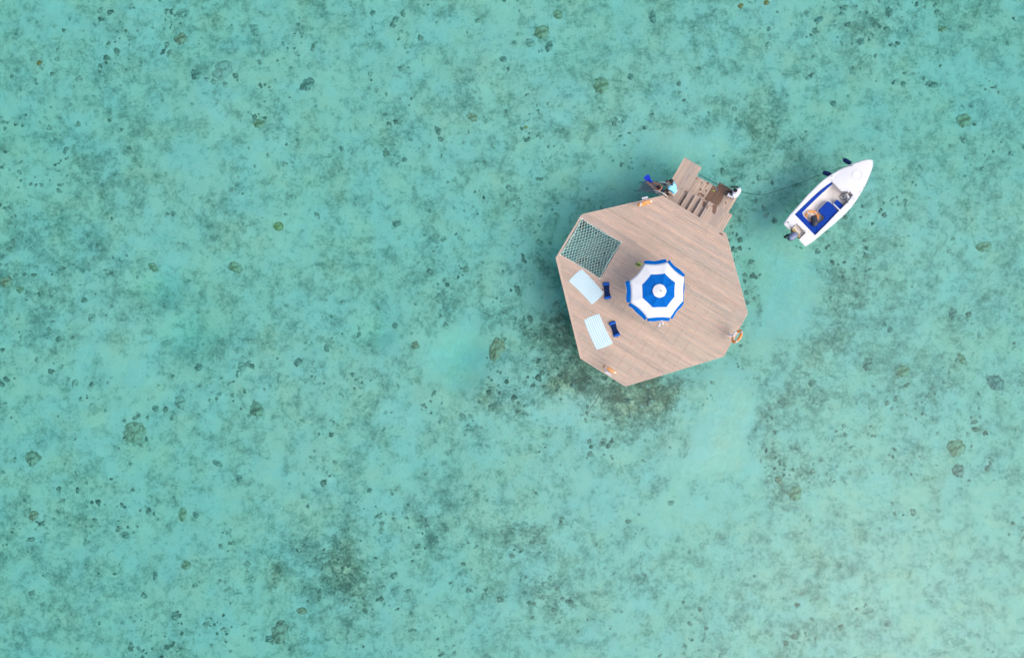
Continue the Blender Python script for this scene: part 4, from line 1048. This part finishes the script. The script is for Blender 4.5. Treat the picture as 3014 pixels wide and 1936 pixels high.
# outboard motor: turned, tilted
ob = thing('outboard_motor', R3(380, 1260, .3), 'blue grey outboard motor clamped on the stern of the motorboat', 'outboard motor')
mdir = (R3(455,1215,.8)-R3(320,1310,.8)).normalized(); mac = Vector((-mdir.y, mdir.x, 0))
oc = R3(388, 1256, .78)
cw = MB(); vs = []; 
lay = [(-.20, .60, .70), (-.17, .92, .97), (-.06, 1, 1), (.05, .96, .95), (.12, .80, .78), (.155, .45, .45), (.165, 0, 0)]
for z, fx_, fy_ in lay:
    for i in range(28):
        a = 2*math.pi*i/28; sx2 = (.30 if math.cos(a) < 0 else .25); vs.append(oc+mdir*sx2*fx_*math.copysign(abs(math.cos(a))**.85, math.cos(a))+mac*.165*fy_*math.copysign(abs(math.sin(a))**.85, math.sin(a))+ZZ*z-mdir*z*.25)
cw.add(vs, [(j*28+i, j*28+(i+1) % 28, (j+1)*28+(i+1) % 28, (j+1)*28+i) for j in range(len(lay)-1) for i in range(28)]+[tuple(range(28))])
cw.build('cowling', 'cowl', ob)
bd_ = MB(); bd_.tube([oc+mdir*.255*math.cos(a)+mac*.172*math.sin(a)-ZZ*.15-mdir*.015 for a in [2*math.pi*i/28 for i in range(28)]], .022, 8, closed=True); bd_.build('cowling_band', 'charcoal', ob)
lo = MB(); p0 = oc-ZZ*.2; lg = R3(300, 1240, .1)
lo.tube([p0, p0.lerp(lg, .4), lg], [.11, .075, .06], 12); lo.box(p0.lerp(lg, .55), mdir*.11, mac*.07, ZZ*.012)
g0 = R3(255, 1268, -.02); lo.tube([lg+ZZ*.02, lg, g0, g0+(g0-lg).normalized()*.08], [.03, .06, .05, .015], 10)
for k in range(3):
    a = 2*math.pi*k/3+.4; dd = (g0-lg).normalized(); e1_ = dd.cross(ZZ).normalized(); e2_ = dd.cross(e1_); pv = e1_*math.cos(a)+e2_*math.sin(a)
    lo.ell(g0+pv*.09, pv*.075, (dd.cross(pv))*.045+dd*.02, dd*.008, 10, 6)
lo.build('lower_unit', 'black', ob)
cl_ = MB(); cl_.box(R3(420,1235,.42), by_*.11, bx_*.04, ZZ*.13)
cl_.tube([R3(352,1152,.62), R3(410,1092,.64)], .022, 8); cl_.tube([R3(350,1155,.6), R3(395,1200,.55)], .016, 8); cl_.tube([R3(445,1270,.56), R3(475,1298,.56)], .02, 8); cl_.tube([R3(352,1190,.55), R3(380,1215,.6), R3(400,1230,.62)], .018, 8)
cl_.build('clamp_bracket', 'charcoal', ob)
rk = MB(); rk.tube([R3(385,1190,.62), R3(350,1215,.66), R3(322,1250,.66)], .013, 6); rk.build('tiller_strut', 'purple', ob)

# fenders
def fender(a, b_, za, zb, r, mat, label, rope):
    a = R3(*a, za); b_ = R3(*b_, zb); d = (b_-a)
    t = thing('boat_fender', (a+b_)/2-ZZ*r, label, 'fender', 'boat fenders')
    mb = MB(); n = 14; pts = []; rs_ = []
    for i in range(n+1):
        s_ = i/n; pts.append(a+d*s_); rs_.append(r*max(.12, (1-abs(2*s_-1)**4.5)**.6))
    mb.tube(pts, rs_, 18); mb.build('fender_cover', mat, t)
    mb = MB(); mb.tube(rope, .008, 6); mb.build('lanyard', 'rope_dark', t)
    return t
fender((1138,92), (1255,168), .18, .30, .108, 'navy', 'navy fender hanging off the bow side farther from the stern', [R3(1255,168,.32), R3(1275,185,.5), R3(1290,195,.66)])
fender((828,292), (965,338), .16, .30, .112, 'navy', 'dark blue fender hanging beside the cockpit corner of the boat', [R3(960,338,.32), R3(972,345,.5), R3(978,355,.66)])
fender((688,948), (712,1105), .36, .60, .165, 'charcoal', 'black fender lying in the stern of the boat across the lifebuoy', [R3(688,955,.42), R3(660,945,.34), R3(620,932,.26)])
lb = thing('lifebuoy', R3(668, 965, SOLE), 'orange lifebuoy lying flat in the stern of the motorboat', 'lifebuoy', 'orange lifebuoys')
m1, m2 = MB(), MB(); cB = R3(664, 968, SOLE+.09); ringbuoy(m1, m2, cB, Vector((1, 0, 0)), Vector((0, .95, .0)), .30, .055); m1.build('ring', 'orange', lb); m2.build('white_band', 'buoy_white', lb)

# mooring line
ml = MB()
rp = [R4(1165,432,zA+.02), R4(1320,520,.75), R4(1480,600,.55), R4(1560,630,.3), R4(1700,660,.28), P(2160,553,.42), P(2176,562,.50), P(2200,569,.12), P(2235,573,.03), P(2262,570,.02), P(2300,557,.03), P(2350,541,.05), P(2400,520,.12), P(2440,506,.25), P(2470,495,.45), R3(1200,205,.62), R3(1275,195,.68)]
q = []
for i in range(len(rp)-1):
    a, b_, c_, d_ = rp[max(0, i-1)], rp[i], rp[i+1], rp[min(len(rp)-1, i+2)]
    for k in range(6):
        t = k/6; q.append(.5*((2*b_)+(c_-a)*t+(2*a-5*b_+4*c_-d_)*t*t+(3*b_-a-3*c_+d_)*t**3))
ml.tube(q+[rp[-1]], .0115, 6); o = ml.build('mooring_rope', 'rope_dark', None, origin=rp[8]); tag(o, 'long dark mooring rope from the landing across the water to the bow', 'rope')

# ------------------------------------------------------------------ boarding ladder on the landing's left side
M['ladder_grey'] = plain('ladder_grey', (.30, .31, .36), .6, .15, 10)
ld = thing('boarding_ladder', R7(1000, 960, zA), 'steel boarding ladder with white handrails going down into the water', 'ladder')
lt = R7(1300,1180,zA)
def lad(s, v, z): # s metres outward (-U), v across
    return W(Aul-.02-s, v, z)
lv0, lv1 = uv(R7(880,950,1.2))[1]-.02, uv(R7(1000,530,1.2))[1]+.03
for v in (lv0, lv1):
    mb = MB()
    q = bez(lad(-.30, v, zA+.02), lad(-.22, v, zA+.62), lad(.15, v, zA+.60), lad(.45, v, zA+.05), 14)
    mb.tube(q, .024, 10); mb.build('handrail', 'buoy_white', ld)
    mb = MB(); mb.tube([lad(.0, v, zA-.06), lad(.45, v, zA+.05), lad(1.05, v, -.6), lad(1.2, v, -1.0)], .022, 10); mb.build('side_rail', 'ladder_grey', ld)
for k in range(5):
    s_ = .22+k*.19; z_ = .62-k*.27
    mb = MB()
    for j in range(4): mb.box(lad(s_+(j-1.5)*.055, (lv0+lv1)/2, z_), U*.022, V*((lv1-lv0)/2-.02), ZZ*.012)
    mb.build('step', 'ladder_grey' if k > 0 else 'grey_foam', ld, smooth=False)

# ------------------------------------------------------------------ people
def skin_mesh(joints, edges, root, sub=2):
    """joints: {name: (point, radius or (rx, ry))}"""
    names = list(joints); me = bpy.data.meshes.new('s'); me.from_pydata([tuple(joints[n][0]) for n in names], [(names.index(a), names.index(b)) for a, b in edges], [])
    o = bpy.data.objects.new('s', me); COL.objects.link(o)
    sk_ = o.modifiers.new('skin', 'SKIN'); sk_.use_smooth_shade = True
    for i, n in enumerate(names):
        r = joints[n][1]; r = r if isinstance(r, tuple) else (r, r); v = me.skin_vertices[0].data[i]; v.radius = r; v.use_root = (n == root)
    sb_ = o.modifiers.new('sub', 'SUBSURF'); sb_.levels = sub; sb_.render_levels = sub
    dg = bpy.context.evaluated_depsgraph_get(); ev = o.evaluated_get(dg); m2 = ev.to_mesh()
    vs = [Vector(v.co) for v in m2.vertices]; fs = [tuple(p.vertices) for p in m2.polygons]
    ev.to_mesh_clear(); bpy.data.objects.remove(o); return vs, fs
def head_mesh(mb, c, up, fwd, s=1.0):
    """head with eye sockets, nose, mouth, chin and ears, built as one displaced shell"""
    side_ = fwd.cross(up).normalized(); nu, nv = 28, 20; vs = []
    for j in range(nv+1):
        th = math.pi*j/nv
        for i in range(nu):
            ph = 2*math.pi*i/nu; x = math.sin(th)*math.sin(ph); y = math.sin(th)*math.cos(ph); z = math.cos(th)
            r = 1.0; fx_ = max(0, y)
            X_, Y_, Z_ = x*.076, y*.096, z*.118
            if z < -.1: X_ *= 1-.28*(-z-.1); Y_ *= 1-.10*(-z-.1)
            if y > .3:
                g = lambda a, b, sx_, sz_: math.exp(-((x-a)/sx_)**2-((z-b)/sz_)**2)
                Y_ += .026*g(0, -.14, .13, .14)+.010*g(0, .02, .08, .16)-.011*(g(.34, .08, .17, .12)+g(-.34, .08, .17, .12))+.007*g(0, -.46, .26, .06)-.006*g(0, -.52, .26, .03)+.007*g(0, -.58, .26, .05)+.008*g(0, -.78, .25, .12)+.005*(g(.35, .26, .25, .08)+g(-.35, .26, .25, .08))
            e_ = math.exp(-((y+.05)/.16)**2-((z+.02)/.20)**2)*(1 if abs(x) > .5 else 0); X_ += math.copysign(.020*e_, x); Y_ -= .006*e_
            vs.append(c+side_*X_*s+fwd*Y_*s+up*Z_*s)
    mb.add(vs, [(j*nu+i, (j+1)*nu+i, (j+1)*nu+(i+1) % nu, j*nu+(i+1) % nu) for j in range(nv) for i in range(nu)])
def hair_mesh(parent, c, up, fwd, mat='hair', s=1.0, back=.0):
    side_ = fwd.cross(up).normalized(); nu, nv = 28, 12; vs = []; rr = random.Random(9)
    for j in range(nv+1):
        th = math.pi*.62*j/nv
        for i in range(nu):
            ph = 2*math.pi*i/nu; x = math.sin(th)*math.sin(ph); y = math.sin(th)*math.cos(ph); z = math.cos(th)
            if y > .35 and z < .45: z = .45+(z-.45)*.15; 
            k = 1.11+rr.uniform(-.02, .02)
            vs.append(c+side_*x*.078*k*s+fwd*(y*.097*k-.006)*s+up*(z*.118*k+.004)*s-up*back*max(0, -y)*max(0, th-1))
    mb = MB(); mb.add(vs, [(j*nu+i, (j+1)*nu+i, (j+1)*nu+(i+1) % nu, j*nu+(i+1) % nu) for j in range(nv) for i in range(nu)])
    return mb.build('hair', mat, parent)
def hand(mb, wrist, d, palm_n, side=1, curl=.5):
    """palm, four unequal bent fingers and a thumb leaving the side of the palm"""
    d = d.normalized(); n_ = (palm_n-palm_n.dot(d)*d).normalized(); s_ = d.cross(n_)*side
    mb.tube([wrist-d*.02, wrist+d*.03, wrist+d*.07, wrist+d*.095], [.022, .030, .034, .028], 10)
    for k, (o_, l_) in enumerate(((-.030, .072), (-.010, .082), (.010, .077), (.028, .060))):
        p = wrist+d*.085+s_*o_; a = p+d*l_*.45+n_*curl*.012; b_ = a+(d*(1-curl*.6)+n_*curl).normalized()*l_*.32; c_ = b_+(d*(1-curl)+n_*curl*1.3).normalized()*l_*.25
        mb.tube([p-d*.02, p, a, b_, c_], [.009, .0095, .0085, .008, .006], 8)
    p = wrist+d*.03-s_*.028; a = p-s_*.030+d*.025+n_*.008; mb.tube([p+s_*.01, p, a, a+d*.028+n_*curl*.012], [.012, .012, .0095, .007], 8)
def limb(mb, pts, rs_, n=12):
    P_ = [Vector(p) for p in pts]; q = []; r = []
    for i in range(len(P_)-1):
        for k in range(4): t = k/4; q.append(P_[i].lerp(P_[i+1], t)); r.append(rs_[i]+(rs_[i+1]-rs_[i])*t)
    mb.tube(q+[P_[-1]], r+[rs_[-1]], n)
def person(J, skin, label, up, fwd, hands, feet, headr=1.0):
    """J: joint name -> point. One continuous skinned body with head, hands and feet; clothes are children"""
    base = Vector((J['pelvis'].x, J['pelvis'].y, min(p.z for p in J.values())))
    root = thing('person', base, label, 'person')
    R_ = dict(pelvis=.115, belly=.115, chest=.125, neck=.055, skull=.05, shL=.062, elL=.042, wrL=.028, shR=.062, elR=.042, wrR=.028, hipL=.088, knL=.058, anL=.040, hipR=.088, knR=.058, anR=.040)
    jj = {k: (J[k], R_[k]) for k in R_}
    ed = [('pelvis','belly'),('belly','chest'),('chest','neck'),('neck','skull'),('chest','shL'),('shL','elL'),('elL','wrL'),('chest','shR'),('shR','elR'),('elR','wrR'),('pelvis','hipL'),('hipL','knL'),('knL','anL'),('pelvis','hipR'),('hipR','knR'),('knR','anR')]
    vs, fs = skin_mesh(jj, ed, 'pelvis'); mb = MB(); mb.add(vs, fs)
    hc = J['skull']+up*.07*headr+fwd*.015; head_mesh(mb, hc, up, fwd, headr)
    for w_, e_, d_, n_, sd_, cu in hands: hand(mb, J[w_], d_, n_, sd_, cu)
    for an_, d_ in feet:
        a = J[an_]; d_ = d_.normalized(); mb.tube([a-d_*.05-ZZ*.03, a+d_*.02-ZZ*.035, a+d_*.12-ZZ*.05, a+d_*.19-ZZ*.058], [.034, .042, .038, .022], 10)
    body = mb.build('body', skin, root)
    return root, hc
def cloth_skin(name, J, chain, edges, root, mat, parent):
    vs, fs = skin_mesh({k: (J[k] if not isinstance(J[k], tuple) else J[k], r) for k, r in chain.items()}, edges, root); mb = MB(); mb.add(vs, fs); return mb.build(name, mat, parent)

# man crouching in a light blue T-shirt at the ladder, facing left
zz0 = zA
f1 = Vector((-.93, .12, 0)).normalized()
J = {'pelvis': R7(1610,1040,zz0+.32), 'belly': R7(1590,930,zz0+.50), 'chest': R7(1520,760,zz0+.72), 'neck': R7(1500,640,zz0+.86), 'skull': R7(1500,540,zz0+.93),
     'shR': R7(1600,650,zz0+.76), 'elR': R7(1480,470,zz0+.62), 'wrR': R7(1350,490,zz0+.60), 'shL': R7(1380,840,zz0+.72), 'elL': R7(1360,960,zz0+.50), 'wrL': R7(1210,970,zz0+.36),
     'hipR': R7(1640,960,zz0+.30), 'knR': R7(1300,480,zz0+.48), 'anR': R7(1260,650,zz0+.10), 'hipL': R7(1540,1090,zz0+.30), 'knL': R7(1230,900,zz0+.42), 'anL': R7(1400,1100,zz0+.09)}
up1 = (Vector((-.35, .25, .9))).normalized(); fw1 = (f1-f1.dot(up1)*up1).normalized()
root, hc = person(J, 'skin_dark', 'man crouching in a light blue T-shirt and tan shorts beside the boarding ladder', up1, fw1,
    [('wrR', 'elR', J['wrR']-J['elR'], -ZZ, 1, .7), ('wrL', 'elL', J['wrL']-J['elL'], -ZZ, -1, .4)], [('anR', f1), ('anL', f1)])
hair_mesh(root, hc, up1, fw1)
J['slR'] = J['shR'].lerp(J['elR'], .62); J['slL'] = J['shL'].lerp(J['elL'], .62)
cloth_skin('t_shirt', J, {'pelvis': .150, 'belly': .152, 'chest': .158, 'neck': .075, 'shR': .088, 'slR': .075, 'shL': .088, 'slL': .075}, [('pelvis','belly'),('belly','chest'),('chest','neck'),('chest','shR'),('shR','slR'),('chest','shL'),('shL','slL')], 'chest', 'shirt_blue', root)
J['lgR'] = J['knR'].lerp(J['anR'], .35); J['lgL'] = J['hipL'].lerp(J['knL'], .75)
cloth_skin('shorts', J, {'pelvis': .142, 'hipR': .11, 'knR': .082, 'lgR': .066, 'hipL': .11, 'lgL': .08}, [('pelvis','hipR'),('hipR','knR'),('knR','lgR'),('pelvis','hipL'),('hipL','lgL')], 'pelvis', 'khaki', root)

# snorkeler on the top of the ladder, legs out to the upper left with blue fins
f2 = Vector((-.80, .60, 0)).normalized(); zs = .62
J = {'pelvis': R7(1040,960,zs+.12), 'belly': R7(1000,900,zs+.28), 'chest': R7(960,850,zs+.44), 'neck': R7(945,840,zs+.60), 'skull': R7(935,835,zs+.68),
     'shR': R7(1040,740,zs+.50), 'elR': R7(900,640,zs+.34), 'wrR': R7(740,590,zs+.24), 'shL': R7(880,950,zs+.50), 'elL': R7(700,850,zs+.32), 'wrL': R7(540,690,zs+.18),
     'hipR': R7(1010,860,zs+.10), 'knR': R7(840,680,zs+.30), 'anR': R7(640,600,zs+.06), 'hipL': R7(990,990,zs+.10), 'knL': R7(700,830,zs+.26), 'anL': R7(490,610,zs-.02)}
up2 = Vector((-.30, .25, .92)).normalized(); fw2 = (f2-f2.dot(up2)*up2).normalized()
root, hc = person(J, 'skin_light', 'snorkeler in a navy swimsuit sitting on the ladder, pulling on blue fins', up2, fw2,
    [('wrR', 'elR', J['wrR']-J['elR'], -ZZ, 1, .6), ('wrL', 'elL', J['wrL']-J['elL'], -ZZ, -1, .6)], [('anR', f2), ('anL', f2)])
hair_mesh(root, hc, up2, fw2)
cloth_skin('swimsuit', J, {'pelvis': .135, 'belly': .128, 'chest': .138, 'shR': .07, 'shL': .07, 'hipR': .098, 'hipL': .098}, [('pelvis','belly'),('belly','chest'),('chest','shR'),('chest','shL'),('pelvis','hipR'),('pelvis','hipL')], 'chest', 'navy', root)
mk = MB(); mk.torus(hc+up2*.01, fw2*.108, fw2.cross(up2)*.09, .010, 30, 6); mk.ell(hc+fw2*.10+up2*.01, fw2.cross(up2)*.07, up2*.04, fw2*.03, 14, 8)
o = mk.build('mask', 'black', None, origin=hc); tag(o, 'black diving mask strapped round the head of the snorkeler', 'diving mask')
sn = MB(); sdv = fw2.cross(up2)*-1; q = bez(hc+fw2*.12-up2*.07, hc+fw2*.15+sdv*.08-up2*.08, hc+sdv*.12, hc-fw2*.04+sdv*.13+up2*.25, 12); sn.tube(q, .012, 8)
o = sn.build('snorkel', 'red', None, origin=hc); tag(o, 'red snorkel tube beside the head of the snorkeler', 'snorkel')
def fin(c, d, label, mat, z, w_=.115, ln=.40, tilt=-.15):
    d = d.normalized(); n2 = Vector((-d.y, d.x, 0)); dd = (d+ZZ*tilt).normalized()
    t = thing('swim_fin', c, label, 'swim fin', 'blue swim fins')
    prof = [(0, .5), (.15, .62), (.45, .85), (.8, 1.0), (.95, .93), (1.0, .7)]
    vs = []
    for hgt in (.010, -.010):
        for x, y in prof: vs.append(c+dd*x*ln+n2*y*w_+ZZ*hgt)
        for x, y in prof[::-1]: vs.append(c+dd*x*ln-n2*y*w_+ZZ*hgt)
    n_ = 12; mb = MB(); mb.add(vs, [tuple(range(n_)), tuple(range(n_, 2*n_))[::-1]]+[(i, n_+i, n_+(i+1) % n_, (i+1) % n_) for i in range(n_)])
    for sg in (-1, 1): mb.tube([c+n2*sg*.05, c+dd*ln*.85+n2*sg*w_*.9], [.014, .008], 6)
    mb.build('blade', mat, t, smooth=False)
    mb = MB(); mb.tube([c-dd*.17, c-dd*.10, c, c+dd*.06], [.045, .055, .052, .04], 12); mb.build('foot_pocket', mat, t)
fin(R7(500, 470, zs+.02), Vector((-.62, .70, 0)), 'bright blue fin on the raised foot of the snorkeler', 'fin_blue', 0, ln=.30, w_=.155)
fin(R7(540, 520, zs-.06)-ZZ*.1, Vector((-.95, .33, 0)), 'blue fin trailing toward the water below the brighter fin', 'fin_blue', 0, ln=.26, w_=.07, tilt=-.5)

# man in white at the low landing, handling the rope, facing left
f3 = Vector((-.90, .25, 0)).normalized(); zc = zC
J = {'pelvis': R8(1330,990,zc+.20), 'belly': R8(1370,930,zc+.38), 'chest': R8(1390,850,zc+.62), 'neck': R8(1365,810,zc+.80), 'skull': R8(1345,795,zc+.87),
     'shR': R8(1490,740,zc+.68), 'elR': R8(1420,640,zc+.50), 'wrR': R8(1270,650,zc+.42), 'shL': R8(1270,960,zc+.64), 'elL': R8(1185,960,zc+.42), 'wrL': R8(1190,830,zc+.34),
     'hipR': R8(1390,910,zc+.20), 'knR': R8(1130,800,zc+.44), 'anR': R8(1200,840,zc+.08), 'hipL': R8(1260,1010,zc+.20), 'knL': R8(1000,910,zc+.40), 'anL': R8(1090,950,zc+.08)}
up3 = Vector((-.28, .10, .95)).normalized(); fw3 = (f3-f3.dot(up3)*up3).normalized()
root, hc = person(J, 'skin_dark', 'man in white shirt and shorts crouching on the low wet landing', up3, fw3,
    [('wrR', 'elR', J['wrR']-J['elR'], -ZZ, 1, .8), ('wrL', 'elL', J['wrL']-J['elL'], -ZZ, -1, .8)], [('anR', f3), ('anL', f3)])
hair_mesh(root, hc, up3, fw3)
J['slR'] = J['shR'].lerp(J['elR'], .45); J['slL'] = J['shL'].lerp(J['elL'], .45)
cloth_skin('shirt', J, {'pelvis': .150, 'belly': .155, 'chest': .172, 'neck': .085, 'shR': .120, 'slR': .082, 'shL': .118, 'slL': .082}, [('pelvis','belly'),('belly','chest'),('chest','neck'),('chest','shR'),('shR','slR'),('chest','shL'),('shL','slL')], 'chest', 'shirt_white', root)
J['lgR'] = J['hipR'].lerp(J['knR'], .8); J['lgL'] = J['hipL'].lerp(J['knL'], .92)
cloth_skin('shorts', J, {'pelvis': .135, 'hipR': .105, 'lgR': .082, 'hipL': .105, 'lgL': .092}, [('pelvis','hipR'),('hipR','lgR'),('pelvis','hipL'),('hipL','lgL')], 'pelvis', 'shirt_white', root)

# mask and green clip left on the wet landing
dm = thing('diving_mask', R8(605, 740, zC), 'small blue diving mask lying on the wet landing', 'diving mask')
c = R8(605, 740, zC+.04); mb = MB(); mb.ell(c, (.075, 0, 0), (0, .04, .01), (0, 0, .035), 16, 10); mb.build('lens', 'lens', dm)
mb = MB(); mb.torus(c, Vector((.085, 0, 0)), Vector((0, .05, 0)), .012, 26, 6); mb.tube(bez(c+Vector((-.08, 0, 0)), c+Vector((-.12, .12, -.02)), c+Vector((.12, .12, -.02)), c+Vector((.08, 0, 0))), .008, 6); mb.build('strap', 'charcoal', dm)
mb = MB(); c = R8(505, 790, zU4+.03); mb.tube(bez(c+Vector((-.07, .02, 0)), c+Vector((-.03, -.02, .02)), c+Vector((.04, -.02, .02)), c+Vector((.07, .01, 0))), .017, 8)
mb.ell(c+Vector((.06, .0, .0)), (.03, 0, 0), (0, .022, 0), (0, 0, .02), 10, 6)
o = mb.build('snorkel_mouthpiece', 'lime', None, origin=c); tag(o, 'lime green snorkel mouthpiece beside the blue diving mask', 'snorkel')

# ------------------------------------------------------------------ fish and a pale cord in the water
def fish(px, py, ang, ln, mat, label):
    c = P(px, py, -.9); d = Vector((math.cos(ang), math.sin(ang), 0)); n2 = Vector((-d.y, d.x, 0))
    t = thing('fish', c, label, 'fish')
    mb = MB(); mb.tube([c+d*ln*x for x in (.5, .44, .3, .1, -.12, -.3, -.4)], [ln*.01, ln*.10, ln*.17, ln*.20, ln*.15, ln*.07, ln*.04], 12); mb.build('body', mat, t)
    for nm, pts in (('tail_fin', [(-.38, 0), (-.6, .2), (-.53, 0), (-.6, -.2)]), ('side_fin', [(.15, .15), (.0, .38), (-.12, .3), (.0, .12)]), ('side_fin', [(.15, -.15), (.0, -.38), (-.12, -.3), (.0, -.12)])):
        mb = MB(); mb.prism([((c+d*ln*x+n2*ln*y).x, (c+d*ln*x+n2*ln*y).y) for x, y in pts], c.z-.006, c.z+.006); mb.build(nm, mat, t, smooth=False)
M['fish'] = plain('dark_teal_fish', (.003, .03, .05), .4, .2, 20)
fish(1424, 583, R(115), .22, 'fish', 'dark fish swimming in open water left of the platform')
fish(366, 1287, R(200), .16, 'fish', 'small black fish beside the pale tan coral slab, lower left')
fish(2255, 1327, R(70), .26, 'fish', 'slim dark fish over rubble below the platform, lower right')
mb = MB(); q = []
zc_ = lambda x, y: P(x, y, float(bed_z(np.array([(x-1507)*KS]), np.array([-(y-968)*KS]))[0])+.06)
pp_ = [(447,706),(452,697),(461,693),(470,699),(474,705),(470,712),(461,716),(455,712)]
for x, y in pp_: q.append(zc_(x, y))
mb.tube(q, .018, 6); q = [zc_(x, y) for x, y in [(474,705),(480,692),(482,684),(490,685),(488,694),(492,700),(505,701),(520,701)]]; mb.tube(q, .018, 6)
q = [zc_(x, y) for x, y in [(482,684),(485,676),(489,667),(492,660)]]; mb.tube(q, .012, 6)
o = mb.build('lost_cord', 'rope_white', None, origin=zc_(470, 700)); tag(o, 'pale tangled cord lying on the seabed, left half', 'rope')
mb = MB(); q = [zc_(x, y) for x, y in [(1726,1218),(1740,1195),(1752,1178),(1762,1160),(1778,1140)]]; mb.tube([p+ZZ*.25 for p in q], [.01, .016, .02, .02, .016], 8)
o = mb.build('sunken_pole', 'pile', None, origin=q[0]); tag(o, 'dark sunken pole on the seabed below the bottom left deck edge', 'pole')
